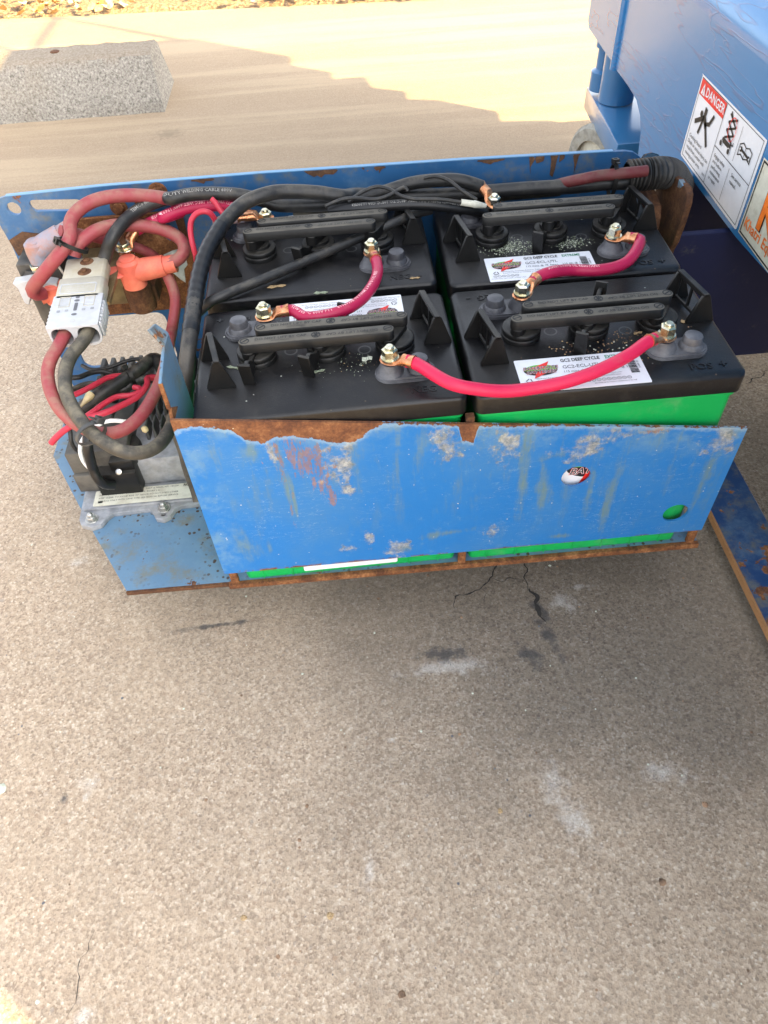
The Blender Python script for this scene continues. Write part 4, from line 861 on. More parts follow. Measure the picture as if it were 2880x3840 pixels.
# ---------------------------------------------------------------- cables
def lug_geo(mb, c, d, drop=0.0, L=.026, r=.0068, up=(0,0,1)):
    # copper lug: flat palm round the stud at c, then a crimped barrel along d; returns the point where the jacket starts
    c = Ve(c); d = Ve(d).normalized(); u = Ve(up); u = (u-d*u.dot(d)).normalized()
    P = []; S_ = []
    for t, w_, h, lift in ((-.0098,.0020,.0012,0),(-.0085,.0058,.0013,0),(-.005,.0088,.0014,0),(0,.0098,.0014,0),(.005,.0092,.0014,0),(.0085,.0080,.0018,.0006),(.012,.0070,.0036,.0026),(.015,.0068,.0058,.0040),(L-.006,.0064,.0052,.0045),(L,.0070,.0066,.0048)):
        P.append(c+d*t+u*(lift+.0010)); S_.append((w_, h))
    mb.tube(P, S_, 16, up=tuple(u)); mb.M = Matrix()
    return c+d*(L-.002)+u*.0048
def cable_thing(name, label, cat, pts, r, mat, lugs=(), group=None, n=12, prints=(), step=.005, wob_=0):
    P = smoothpath(pts, step)
    if wob_: P = [p+Ve((noise.noise(p*30+Ve((3,0,0))),noise.noise(p*30+Ve((0,7,0))),noise.noise(p*30)))*wob_ for p in P]
    mb = MB(); mb.tube(P, r, n)
    mats = [M[mat]]
    for i, (body, s0, size, ang, flip, pm) in enumerate(prints):
        mats.append(M[pm]); wrap_text(mb, P, r, body, s0, size, i+1, ang, flip)
    base = Ve((P[len(P)//2].x, P[len(P)//2].y, min(p.z for p in P)-r))
    if lugs:
        t = thing(name, label, cat, base, group=group)
        obj('jacket', mb, mats, t, ang=50, fix=False)
        for l in lugs: obj('cable_lug', l, M['copper'], t, ang=35, bevel=0)
        return t
    o = obj(name, mb, mats, None, label, cat, group, ang=50, fix=False)
    o.data.transform(Matrix.Translation(-base)); o.location = base
    return o
def jumper(label, a, da, mid, b, db, r, mat, prints=()):
    m1 = MB(); s = lug_geo(m1, a, da); m2 = MB(); e = lug_geo(m2, b, db)
    da = Ve(da).normalized(); db = Ve(db).normalized()
    return cable_thing('battery_cable', label, 'cable', [s-da*.006, s+da*.006]+[Ve(m) for m in mid]+[e+db*.006, e-db*.006], r, mat, (m1, m2), 'red battery jumpers', prints=prints)
LZ = .0170
a = bp('FL', -.061, .0455, LZ); b = bp('FR', .061, -.0455, LZ)
jumper('bright red jumper arching along the front between the two front batteries', a, (.84,-.54,0), [(-0.0223,-0.0003,0.0220),(0.0032,-0.0055,0.0160),(0.0317,-0.0048,0.0100),(0.0605,-0.0024,0.0090),(0.0892,0.0005,0.0110),(0.1186,0.0070,0.0150),(0.1497,0.0192,0.0200)], b, (-.87,-.50,.05), .0063, 'red_bright')
a = bp('FL', .061, -.0455, LZ); b = bp('RL', -.061, .0455, LZ)
jumper('red jumper curving from rear left to front left battery, over a white label', a, (1,.02,0), [(-0.1531,0.1221,0.0220),(-0.1333,0.1221,0.0220),(-0.1116,0.1297,0.0220),(-0.0940,0.1463,0.0220),(-0.0804,0.1718,0.0220),(-0.0738,0.1964,0.0220)], b, (.12,-1,.02), .0061, 'red',
       prints=[('TEW 105°C 600V FT1', .012, .0052, -.15, False, 'print_pink'), ('E196935B 90 AWM 2 AWG OIL RES', .066, .0052, .05, False, 'print_pink')])
a = bp('FR', -.061, .0455, LZ); b = bp('RR', .061, -.0455, LZ)
jumper('short red s-shaped jumper between the two right-hand batteries', a, (.75,.70,.10), [(0.1089,0.1618,0.0260),(0.1338,0.1721,0.0200),(0.1600,0.1707,0.0180),(0.1853,0.1750,0.0180),(0.2040,0.1873,0.0200)], b, (.80,-.60,0), .0063, 'red', prints=[('AWM 2 AWG OIL RESISTANT', .022, .0048, -.2, False, 'print_pink')])
# --- rear negative cable with its lug, welding cable from the grey connector
c_ = bp('RR', -.061, .0455, .0215); m1 = MB(); s = lug_geo(m1, c_, (-.45,.80,.25), L=.030, r=.007)
wc = [Ve((-.4055,.296,-.0135)),Ve((-.4045,.318,-.010)),(-0.3953,0.3260,0.0047),(-0.3872,0.3250,0.0163),(-0.3771,0.3400,0.0239),(-0.3651,0.3600,0.0273),(-0.3455,0.3750,0.0313),(-0.3218,0.3820,0.0342),(-0.3121,0.3576,0.0450),(-0.2866,0.3647,0.0450),(-0.2575,0.3640,0.0440),(-0.2289,0.3634,0.0400),(-0.2038,0.3622,0.0320),(-0.1823,0.3614,0.0240),(-0.1219,0.3551,0.0240),(-0.0858,0.3559,0.0280),(-0.0516,0.3565,0.0340),(-0.0193,0.3592,0.0400),(0.0121,0.3550,0.0430),(0.0345,0.3512,0.0430),(0.0485,0.3495,0.0400)]
cable_thing('battery_cable', 'black welding cable from the grey connector to the lug on the rear right battery', 'cable', [Ve(p) for p in wc]+[s], .0078, 'blk_cable', (m1,), 'black cables', prints=[('TEMCo #2 ToughFlex HEAVY DUTY WELDING CABLE 600V', .10, .0060, -.55, False, 'print')])
# --- loop cable: rises beside the tray flange, bends over the rear left battery, runs along the rear plate into the conduit
lc = [(-0.3036,0.1023,-0.1000),(-0.2939,0.0946,-0.0600),(-0.2818,0.0994,-0.0150),(-0.2754,0.1309,0.0080),(-0.2710,0.2046,0.0220),(-0.2627,0.2489,0.0320),(-0.2472,0.2908,0.0400),(-0.2222,0.3230,0.0480),(-0.1973,0.3336,0.0520),(-0.1753,0.3423,0.0500),(-0.1372,0.3440,0.0450),(-0.1050,0.3437,0.0380),(-0.0854,0.3611,0.0300),(-0.0228,0.3627,0.0220),(0.0309,0.3590,0.0220),(0.0666,0.3571,0.0230),(0.1022,0.3554,0.0240),(0.1285,0.3527,0.0250),(0.1860,0.3482,0.0260),(0.2095,0.3472,0.0270),(0.2277,0.3445,0.0280),(0.2443,0.3442,0.0280),(0.2702,0.3493,0.0260)]
cable_thing('loop_cable', 'thick black cable rising past the tray flange and looping to the corrugated conduit', 'cable', lc, .0083, 'blk_cable', group='black cables')
# dark tape wrapped round its bend
P = smoothpath([lc[3], lc[4], lc[5], lc[6]], .004)
mb = MB(); mb.tube(P, [.0086+.0004*(i % 3) for i in range(len(P))], 14); obj('tape_wrap', mb, M['blk_new'], None, 'shiny black tape wound round the bend of the thick cable', 'tape', ang=30)
cable_thing('diagonal_cable', 'slim black cable lying diagonally across the rear left battery lid', 'cable', [(-0.2775,0.1998,-0.0120),(-0.2692,0.1930,-0.0020),(-0.2585,0.1917,0.0060),(-0.2441,0.1968,0.0085),(-0.2270,0.2079,0.0085),(-0.2005,0.2229,0.0090),(-0.1612,0.2467,0.0100),(-0.1234,0.2675,0.0120),(-0.0844,0.2873,0.0160),(-0.0449,0.3020,0.0220),(-0.0185,0.3184,0.0220),(0.0002,0.3284,0.0200)], .0056, 'blk_cable', group='black cables')
cable_thing('cord', 'clean black rubber cord with white print behind the rear batteries', 'cord', [(-0.1221,0.3267,0.0300),(-0.0960,0.3187,0.0340),(-0.0686,0.3148,0.0360),(-0.0342,0.3145,0.0360),(-0.0018,0.3124,0.0340),(0.0333,0.3145,0.0260),(0.0666,0.3221,0.0140),(0.0681,0.3340,0.0060),(0.0725,0.3296,0.0040)], .0062, 'blk_new', group='black cables', prints=[('SJOOW 3/C (2.08mm2) E54864 (UL) 300V -40°C TO 105°C CSA LL39753', .030, .0050, -.35, True, 'print')])
cable_thing('cord', 'black rubber cord lying against the rear plate, nearest to it', 'cord', [(0.1724,0.3801,0.0060),(0.1413,0.3800,0.0060),(0.0699,0.3729,0.0100),(-0.0026,0.3826,0.0140),(-0.0583,0.3742,0.0160),(-0.1318,0.3660,0.0120),(-0.1684,0.3629,0.0100)], .0070, 'blk_old', group='black cables')
cable_thing('conduit_cable', 'faded red cable going into the mouth of the corrugated conduit', 'cable', [(0.1209,0.3835,0.0060),(0.1504,0.3705,0.0160),(0.1705,0.3469,0.0320),(0.1865,0.3357,0.0400),(0.2038,0.3360,0.0420),(0.2219,0.3345,0.0430),(0.2377,0.3334,0.0440),(0.2614,0.3344,0.0440)], .0066, 'red_dark')
cable_thing('cord', 'dusty black cord under the cable tie at the conduit mouth', 'cord', [(0.0682,0.3645,0.0160),(0.1763,0.3537,0.0200),(0.2115,0.3512,0.0220),(0.2298,0.3485,0.0230),(0.2453,0.3450,0.0240),(0.2704,0.3484,0.0240)], .0062, 'blk_old', group='black cables')
# corrugated conduit
c0 = Ve((0.2431,0.3478,0.0330)); c1 = Ve((0.2661,0.3490,0.0330)); c2 = Ve((0.2893,0.3556,0.0300)); c3 = Ve((0.3249,0.4003,0.0040)); c4 = Ve((0.3864,0.4985,-0.0600))
P = smoothpath([c0, c1, c2, c3, c4], .00115); rad = [.0172+.0016*(1 if (i//2) % 2 else -1) for i in range(len(P))]
t = thing('corrugated_conduit', 'black corrugated conduit that swallows the cables at the far right corner', 'conduit', (c1.x, c1.y, c1.z-.02))
mb = MB(); mb.tube(P, rad, 24, cap=False); mb.tube(P, [x-.0016 for x in rad], 24, cap=False); k = len(P)
obj('sleeve', mb, M['blk_cable'], t, ang=25, fix=False)
def tie(label, c, axis, rw, rh, head, up=(0,0,1), mat='black'):
    t = thing('cable_tie', label, 'cable tie', c, group='black cable ties'); ax = Ve(axis).normalized(); u = Ve(up); u = (u-ax*u.dot(ax)).normalized(); w_ = ax.cross(u)
    mb = MB(); c = Ve(c); n = 28; vs = []
    for i in range(n):
        a = 2*math.pi*i/n
        for rr_, s_ in ((0,-1),(0,1),(.0012,1),(.0012,-1)): vs.append(tuple(c+w_*((rw+rr_)*math.cos(a))+u*((rh+rr_)*math.sin(a))+ax*(.0024*s_)))
    mb.add(vs, [(4*i+j, 4*i+(j+1)%4, 4*((i+1)%n)+(j+1)%4, 4*((i+1)%n)+j) for i in range(n) for j in range(4)])
    obj('strap', mb, M[mat], t)
    h = R(head); e = c+w_*((rw+.002)*math.cos(h))+u*((rh+.002)*math.sin(h)); o_ = (w_*math.cos(h)+u*math.sin(h)).normalized(); q = ax.cross(o_)
    Mx = Matrix(((ax.x,q.x,o_.x,e.x),(ax.y,q.y,o_.y,e.y),(ax.z,q.z,o_.z,e.z),(0,0,0,1)))
    mb = MB().at(Mx); mb.prism(rrect(-.0038,-.0042,.0038,.0042,.0008,2), -.001, .0045, holes=[rrect(-.0020,-.0014,.0020,.0014,.0003,1)]); mb.box((-.0018,.0048,.0012),(.0018,.0120,.0024)); obj('head', mb, M[mat], t, smooth=False)
    return t
pc = (Ve((0.2204,0.3375,0.0400))+Ve((0.2265,0.3413,0.0260)))/2
tie('black cable tie round the cables at the conduit mouth', pc, (1,.05,0), .010, .019, 100)
# thin wires at the back
cable_thing('wire', 'thin black wire twisted over the rear cables', 'wire', [(-0.1264,0.3181,0.0400),(-0.1071,0.3249,0.0430),(-0.0898,0.3246,0.0440),(-0.0680,0.3174,0.0440),(-0.0506,0.3201,0.0460),(-0.0326,0.3287,0.0500),(-0.0276,0.3272,0.0460)], .0022, 'blk_cable', group='thin wires')
cable_thing('wire', 'thin black wire leading into the cream butt connector', 'wire', [(-0.0988,0.3242,0.0400),(-0.0824,0.3327,0.0460),(-0.0647,0.3360,0.0500),(-0.0497,0.3301,0.0490),(-0.0371,0.3178,0.0460),(-0.0223,0.3125,0.0430),(0.0063,0.3091,0.0420),(0.0339,0.3096,0.0360)], .0022, 'blk_cable', group='thin wires')
cable_thing('wire', 'thin black wire bowing over the welding cable towards the rear right lug', 'wire', [(-0.0067,0.3443,0.0520),(0.0069,0.3425,0.0540),(0.0214,0.3338,0.0520),(0.0370,0.3205,0.0440),(0.0532,0.3166,0.0340)], .0022, 'blk_cable', group='thin wires')
p0, p1, p2 = (Ve(q) for q in ((0.0339,0.3093,0.0360), (0.0494,0.3085,0.0330), (0.0640,0.3115,0.0280)))
bc = obj('butt_connector', MB().tube([p0,p0.lerp(p1,.9),p1,p1.lerp(p2,.3),p2], [.0038,.0038,.0044,.0040,.0026], 12), M['cream'], None, 'cream crimp connector lying behind the rear right cap bars', 'connector')
# red feed from the rear left battery to the switchgear stud
c_ = bp('RL', .061, -.0455, .0185); m1 = MB(); s = lug_geo(m1, c_, (-.82,.28,.08), L=.030)
stud = Ve((-.383,.352,-.030))
m2 = MB(); e = lug_geo(m2, stud+Ve((0,0,.016)), (.62,.62,.46), L=.032)
cable_thing('battery_cable', 'red cable from the rear left battery to the brass stud above the orange boot', 'cable', [e-Ve((.62,.62,.46))*.006, e, (-0.3328,0.3750,0.0137), (-0.3089,0.3750,0.0192), (-0.3291,0.3627,0.0200), (-0.3015,0.3688,0.0260), (-0.2712,0.3680,0.0280), (-0.2464,0.3649,0.0270), (-0.2311,0.3542,0.0260), s, s+Ve((.8,-.28,0))*.006], .0072, 'red', (m1, m2), prints=[('E196935B', .030, .0060, -.45, True, 'print_pink'), ('FT1 V009 501 105C WET 600V 196935B', .085, .0058, -.45, True, 'print_pink')])
m3 = MB(); s = lug_geo(m3, c_+Ve((0,0,.0035)), (-.72,-.10,.02), L=.034)
cable_thing('battery_cable', 'short pinkish tail on the second lug of the rear left battery', 'cable', [s+Ve((.006,.001,0)), s, s+Ve((-.018,.004,-.003)), s+Ve((-.03,.012,-.010))], .0060, 'faded', (m3,))
cable_thing('wire', 'red wire hooked over beside the thick black cable bend', 'wire', [(-0.2929,0.3237,-0.0200),(-0.2895,0.3123,-0.0040),(-0.2904,0.3156,0.0100),(-0.2904,0.3239,0.0220),(-0.2867,0.3275,0.0320),(-0.2793,0.3302,0.0380),(-0.2702,0.3297,0.0400),(-0.2635,0.3306,0.0360),(-0.2601,0.3329,0.0260)], .0034, 'red_wire', group='red wires')
cable_thing('wire', 'red wire dropping from the welding cable to the rear left lug', 'wire', [(-0.2624,0.3514,0.0440),(-0.2582,0.3487,0.0400),(-0.2543,0.3440,0.0340),(-0.2495,0.3411,0.0280),(-0.2450,0.3421,0.0220)], .0034, 'red_wire', group='red wires')
# ---------------------------------------------------------------- switchgear on the left end of the rear plate
# disconnect connector: two mated grey halves lying flat, wires leave towards the camera
CZ = 0.0
def conn(name, label, y0, y1, xc0, xc1, mat, wide, ribs, front):
    t = thing(name, label, 'connector', ((xc0+xc1)/2, (y0+y1)/2, CZ-.026), group='mated grey connector halves')
    M0 = Matrix(((1,(xc1-xc0)/(y1-y0),0,xc0-(xc1-xc0)/(y1-y0)*y0),(0,1,0,0),(0,0,1,0),(0,0,0,1)))
    mb = MB(); hw = wide/2
    if front:   # open end with two barrels and a web between
        out = [(-hw,0),(hw,0),(hw,-.010)]+[(hw-.0135+.0135*math.cos(R(a)), -.0155-.0115*math.sin(R(a))) for a in range(0, 181, 20)]+[(-hw+.0135+.0135*math.cos(R(a)), -.0155-.0115*math.sin(R(a))) for a in range(0, 181, 20)]+[(-hw,-.010)]
        hl = [rrect(-hw+.0025, -.0235, -.0032, -.0028, .0085, 4), rrect(.0032, -.0235, hw-.0025, -.0028, .0085, 4)]
        mb.at(M0@MXZ); mb.prism(out, -y1+.020, -y0, holes=hl); mb.prism(out, -y1, -y1+.020)
        for s_ in (-1, 1):
            for k in range(7):
                yy = y0+.008+k*.0068; mb.at(M0@T3(s_*hw, yy, -.012)); mb.lathe([(.0001,-.0085),(.0024,-.0075),(.0024,.0095),(.0001,.0105)], 10, cap=False)
    else:
        out = [(-hw,-.003),(-hw+.003,0),(hw-.003,0),(hw,-.003),(hw,-.012)]+[(hw-.0135+.0135*math.cos(R(a)), -.0150-.0110*math.sin(R(a))) for a in range(0, 181, 20)]+[(-hw+.0135+.0135*math.cos(R(a)), -.0150-.0110*math.sin(R(a))) for a in range(0, 181, 20)]
        mb.at(M0@MXZ); mb.prism(out, -y1, -y0)
        n2 = [(a*.93, b*.90-.0015) for a, b in out]; mb.prism(n2, -y1-.046, -y1)
        for s_ in (-1, 1):
            for k in range(8): mb.at(M0@T3(s_*hw*.52, y1+.006+k*.0048, -.0032)@RZ(-s_*20)@RY(90)); mb.lathe([(.0001,-.0085),(.0014,-.0075),(.0014,.0075),(.0001,.0085)], 8, cap=False)
    mb.M = Matrix()
    obj('housing', mb, M[mat], t, bevel=.0006, seg=1, ang=40)
    return t, M0
cA, MA = conn('connector_half', 'yellowed grey connector half held by two rusty screws', .232, .2735, -.4160, -.4190, 'conn_yel', .0540, 1, False)
cB, MB_ = conn('connector_half', 'clean grey connector half whose open end lets in a red and a grey cable', .174, .2365, -.4105, -.4150, 'conn', .0565, 1, True)
mb = MB()
for y, x in ((.3105,-.420),(.2875,-.4185)):
    mb.at(T3(x, y, CZ-.003)); mb.lathe([(0,0),(.0088,0),(.0082,.0018),(.0045,.0026),(0,.0026)], 18, cap=False); mb.prism(circle(0,0,.0040,6), .0020, .0052)
obj('screw', mb, M['rust_dark'], cA, bevel=.0004, seg=1)
mb = MB().at(MA@T3(0,0,.0002)); mb.prism(rrect(-.0215,.2395,.0200,.2600,.002,3), -.0006, .0004, holes=[rrect(-.0205,.2405,.0190,.2590,.002,3)])
for i in range(4): text(mb, ('CAUTION DO NOT DISCONNECT', 'UNDER LOAD 175 A 600 V', 'USE WITH SB CONTACTS', 'SEE INSTRUCTIONS')[i], 0, .2560-i*.0042, .0003, .0028, 0, res=1)
obj('raised_print', mb, M['conn'], cA, smooth=False)
mb = MB().at(MB_@T3(0,0,.0003))
for q in (rrect(-.0022,.2285,.0022,.2325,.0008,2), circle(0,.2240,.0032,14,.0023), rrect(-.0020,.2035,.0020,.2195,.0012,3), circle(0,.1965,.0032,14,.0023)): mb.add([p+(0,) for p in q], [tuple(range(len(q)))], 0)
for x, y in ((-.0185,.2045),(-.0095,.2050),(.0095,.2050),(.0190,.2060)): mb.add([p+(0,) for p in rrect(x-.0020,y-.0022,x+.0020,y+.0022,.0008,2)], [(0,1,2,3,4,5,6,7,8,9,10,11)], 1)
obj('recess', mb, [M['ink_mid'], M['alu']], cB, smooth=False, fix=False)
mb = MB().at(MB_@T3(0,0,.0002))
for x0, x1 in ((-.0200,-.0075),(.0080,.0200)): mb.prism(rrect(x0,.2120,x1,.2325,.001,2), -.0004, .0004, holes=[rrect(x0+.0008,.2128,x1-.0008,.2317,.001,2)])
for i in range(6): text(mb, ('SB 175', 'USE ONLY', 'CRIMPED', 'CONTACTS', 'NO LOAD', 'BREAK')[i], -.0138, .2292-i*.0029, .0003, .0024, 0, res=1)
text(mb, 'E', .014, .2262, .0003, .0060, 0); text(mb, '600 V', .014, .2185, .0003, .0032, 0, res=1); text(mb, '+', -.0138, .2065, .0003, .006, 0)
o1 = circle(0,.1840,.0030,16); i1 = circle(0,.1840,.0024,16); mb.add([p+(.0004,) for p in o1]+[p+(.0004,) for p in i1], [(k,(k+1)%16,(k+1)%16+16,k+16) for k in range(16)])
obj('raised_print', mb, M['conn_yel'], cB, smooth=False)
mb = MB(); mb.box((-.447,.262,-.033),(-.393,.392,-.0275)); mb.box((-.447,.387,-.110),(-.393,.392,-.028)); obj('connector_bracket', mb, M['brass'], tray, bevel=.0006, seg=1)
# red and grey loops that leave the connector and hang down to the charger
cable_thing('loop_cable', 'dusty red cable loop hanging from the left hole of the grey connector', 'cable', [Ve((-.4242,.205,-.0135)),Ve((-.4248,.178,-.0138)),(-0.4283,0.1600,-0.0160),(-0.4342,0.1455,-0.0200),(-0.4376,0.1312,-0.0280),(-0.4318,0.1087,-0.0340),(-0.4201,0.0861,-0.0400),(-0.4032,0.0681,-0.0450),(-0.3855,0.0559,-0.0480),(-0.3690,0.0516,-0.0500),(-0.3527,0.0573,-0.0520),(-0.3384,0.0791,-0.0540),(-0.3284,0.1169,-0.0560),(-0.3227,0.1619,-0.0560),(-0.3226,0.2084,-0.0540),(-0.3324,0.2650,-0.0779),(-0.3273,0.3000,-0.0624),(-0.3303,0.3200,-0.0525),(-0.3359,0.3340,-0.0431),(-0.3403,0.3450,-0.0393)], .0069, 'red_old')
cable_thing('loop_cable', 'dusty grey-black cable loop hanging from the right hole of the grey connector', 'cable', [Ve((-.3985,.205,-.0135)),Ve((-.3990,.178,-.0138)),(-0.4037,0.1631,-0.0160),(-0.4117,0.1501,-0.0190),(-0.4153,0.1281,-0.0220),(-0.4102,0.0962,-0.0260),(-0.3981,0.0696,-0.0300),(-0.3796,0.0421,-0.0340),(-0.3598,0.0249,-0.0400),(-0.3402,0.0163,-0.0460),(-0.3248,0.0237,-0.0540),(-0.3148,0.0435,-0.0620),(-0.3114,0.0761,-0.0720),(-0.3130,0.1170,-0.0850),(-0.3150,0.1548,-0.1000)], .0072, 'blk_old', group='black cables')
tc = Ve((-0.3765,0.0375,-0.0360)); tie('grey cable tie holding the red and grey loops together', tc, (.62,-.78,0), .0150, .0105, 135, mat='alu_dark')
# red cables round the left end
cable_thing('switch_cable', 'faded red cable arching from the small boot at the plate end over the bolts', 'cable', [(-0.4900,0.3200,-0.0443),(-0.4963,0.3120,-0.0404),(-0.4960,0.3060,-0.0294),(-0.4747,0.3020,-0.0095),(-0.4535,0.3060,0.0076),(-0.4373,0.3150,0.0194),(-0.4318,0.3250,0.0267),(-0.4332,0.3380,0.0329),(-0.4266,0.3520,0.0397),(-0.4085,0.3650,0.0454),(-0.3828,0.3720,0.0468),(-0.3531,0.3760,0.0436),(-0.3242,0.3800,0.0361),(-0.3056,0.3880,0.0250)], .0080, 'red_old', group='faded red cables')
cable_thing('switch_cable', 'faded red cable from behind the connector curling into the orange boot', 'cable', [(-0.4353,0.3180,0.0033),(-0.4313,0.3220,0.0100),(-0.4213,0.3300,0.0165),(-0.4077,0.3400,0.0207),(-0.3914,0.3520,0.0196),(-0.3725,0.3620,0.0145),(-0.3507,0.3660,0.0088),(-0.3298,0.3640,0.0022),(-0.3133,0.3560,-0.0061),(-0.3086,0.3460,-0.0141),(-0.3152,0.3380,-0.0212),(-0.3273,0.3350,-0.0255),(-0.3373,0.3350,-0.0264)], .0080, 'red_old', group='faded red cables')
cable_thing('switch_cable', 'faded red cable from the bleached boot passing behind the brass stud', 'cable', [(-0.4520,0.3500,0.0203),(-0.4372,0.3600,0.0100),(-0.4195,0.3700,-0.0029),(-0.4004,0.3780,-0.0151),(-0.3782,0.3830,-0.0269),(-0.3623,0.3860,-0.0400),(-0.3550,0.3900,-0.0551)], .0066, 'red_old', group='faded red cables')
tie('black cable tie round the two red cables above the connector', (-0.4305,0.3160,0.0175), (.5,.25,.8), .0165, .0100, 150, up=(0,-1,0))
def boot(name, label, base, top_r, h, sleeve_dir, sl, sr, mat, cat='terminal boot'):
    t = thing(name, label, cat, base, group='rubber terminal boots'); b = Ve(base)
    mb = MB().at(T3(*b)); mb.lathe([(top_r*1.02,0),(top_r*1.05,h*.55),(top_r*1.0,h*.80),(top_r*.98,h*.92),(top_r*.72,h),(top_r*.70,h*1.05),(top_r*.55,h*1.09),(0,h*1.09)], 24, cap=False); mb.M = Matrix()
    d = Ve(sleeve_dir).normalized(); p = b+Ve((0,0,h*.52)); mb.tube([p, p+d*sl*.35, p+d*sl*.70, p+d*sl*.71, p+d*sl*.93], [sr*1.12, sr*1.12, sr*1.02, sr*.88, sr*.86], 18)
    obj('cap', mb, M[mat], t, ang=35, fix=False); return t, b, h
t, b, h = boot('terminal_boot', 'orange rubber boot over the stud to the right of the grey connector', (-.3795,.335,-.052), .0148, .036, (.985,.03,.10), .062, .0125, 'orange')
mb = MB().at(T3(-.397,.328,-.030)@RY(6)@RX(4)); mb.lathe([(0,0),(.0120,0),(.0132,.0012),(.0120,.0024),(0,.0026)], 20, cap=False); obj('flap', mb, M['orange'], t)
t, b, h = boot('terminal_boot', 'bleached red boot over the leftmost stud of the rear plate', (-.490,.352,-.018), .0135, .026, (.80,.28,.32), .052, .0130, 'faded')
t, b, h = boot('terminal_boot', 'small orange-red boot under the faded red cable at the plate end', (-.484,.338,-.066), .0145, .024, (-.85,-.45,-.10), .022, .0100, 'orange')
# contactors under the boots
def contactor(label, x, y, z0, z1, r_, mat, studs):
    t = thing('contactor', label, 'contactor', (x, y, z0), group='contactors on the rear plate')
    mb = MB().at(T3(x, y, 0)); mb.lathe([(r_,z0),(r_*1.04,z0+.004),(r_*1.04,z1-.008),(r_*.86,z1-.004),(r_*.8,z1),(0,z1)], 24); mb.M = Matrix(); mb.box((x-r_*1.25, y+.004, z0+.006), (x+r_*1.25, .3915, z1-.012)); obj('body', mb, M[mat], t, bevel=.0008, seg=1)
    for sx, sy, sz0, sz1 in studs:
        mb = MB().at(T3(sx, sy, 0)); mb.lathe([(0,sz0),(.0042,sz0),(.0042,sz1-.001),(.0034,sz1),(0,sz1)], 14, cap=False); obj('stud', mb, M['rust_dark'], t)
        for k, zz in enumerate((-.0265, -.0105)):
            mb = MB().at(T3(sx, sy, zz)@RZ(20+k*14)); mb.prism(circle(0,0,.0098,6), .0012, .0085); mb.lathe([(0,0),(.0120,0),(.0120,.0014),(0,.0014)], 20, cap=False); obj('nut', mb, M['zinc'], t, bevel=.0006, seg=1)
    return t
contactor('rust-streaked contactor under the orange boot', -.384, .354, -.098, -.056, .0170, 'rust_dark', [(-.383,.352,-.054,.0085)])
tl_ = contactor('black contactor under the bleached boot, half over the plate end', -.503, .362, -.105, -.028, .0215, 'blackdust', [])
mb = MB(); mb.box((-.524,.350,-.060),(-.472,.389,-.020)); obj('terminal_block', mb, M['blackdust'], tl_, bevel=.001, seg=1)
mb = MB().at(T3(-.497,.346,-.020)); mb.prism(circle(0,0,.0085,6), -.006, .001); obj('nut', mb, M['zinc'], tl_, bevel=.0005, seg=1)
mb = MB(); mb.tube([(-.470,.345,-.020),(-.462,.340,-.045),(-.458,.335,-.075)], .0020, 8); obj('clip', mb, M['steel'], tl_)
mb = MB(); a_, b_, c_, d_ = (Ve(q) for q in ((-0.5284,0.3300,-0.0336), (-0.5247,0.3300,-0.0619), (-0.5051,0.3300,-0.0399), (-0.5039,0.3300,-0.0309)))
pl = MB(); pl.at(MXZ); pl.prism([(a_.x,a_.z),(d_.x,d_.z),(c_.x+.03,c_.z+.001),(c_.x+.03,c_.z-.020),(c_.x-.008,c_.z-.014),(b_.x+.004,b_.z-.004),(b_.x,b_.z),(a_.x+.004,a_.z-.008)], -.345, -.330)
obj('plastic_clip', pl, M['conn'], None, 'white angled plastic clip sticking out beyond the plate end', 'clip', bevel=.0008, seg=1)

# ---------------------------------------------------------------- charger on the left of the tray floor
ch = thing('motor_controller', 'finned black aluminium controller with a cream rating plate bolted to the tray floor', 'controller', (-.405, .24, FZ))
fl = [(-.480,.118),(-.476,.108),(-.462,.102),(-.450,.106),(-.444,.118),(-.438,.124),(-.392,.126),(-.386,.120),(-.380,.108),(-.370,.105),(-.362,.110),(-.357,.122),(-.350,.127),(-.300,.129),(-.296,.135),(-.296,.385),(-.480,.385),(-.486,.30)]
mb = MB(); mb.prism(fl, FZ, FZ+.008, holes=[circle(-.371,.114,.0032,10)]); obj('flange', mb, M['alu'], ch, bevel=.0018, seg=2)
mb = MB(); mb.prism([(-.475,.168),(-.302,.170),(-.302,.375),(-.478,.375)], FZ+.008, -.202); mb.prism([(-.476,.130),(-.302,.133),(-.302,.169),(-.476,.167)], FZ+.0075, FZ+.0120); obj('body', mb, M['alu'], ch, bevel=.0015, seg=2)
for i in range(9):                                    # cooling fins, each notched along its length
    x0 = -.390+i*.0098
    mb = MB().at(T3(0,0,0)); mb.M = Matrix()
    for (y0_, y1_) in ((.205,.235),(.243,.275),(.283,.315),(.323,.368)):
        mb.add([(x0,y0_,-.204),(x0+.0042,y0_,-.204),(x0+.0042+.000,y1_,-.204),(x0,y1_,-.204),(x0+.0008,y0_+.003,-.182),(x0+.0034,y0_+.003,-.182),(x0+.0034,y1_-.003,-.182),(x0+.0008,y1_-.003,-.182)], [(0,3,2,1),(4,5,6,7),(0,1,5,4),(1,2,6,5),(2,3,7,6),(3,0,4,7)])
    obj('fin', mb, M['alu_dark'], ch, bevel=.0008, seg=1)
for i in range(6):
    for (y0_, y1_) in ((.262,.290),(.300,.328),(.338,.368)):
        if i < 5 or y0_ > .3:
            x0 = -.472+i*.0132; mb = MB(); mb.box((x0,y0_,-.206),(x0+.0060,y1_,-.183)); obj('fin', mb, M['alu_dark'], ch, bevel=.0012, seg=1)
mb = MB(); mb.prism([(-.484,.166),(-.407,.168),(-.407,.258),(-.484,.264)], -.214, -.180); mb.box((-.4845,.161,-.2445),(-.404,.186,-.2145)); obj('terminal_cover', mb, M['blackdust'], ch, bevel=.0015, seg=2)
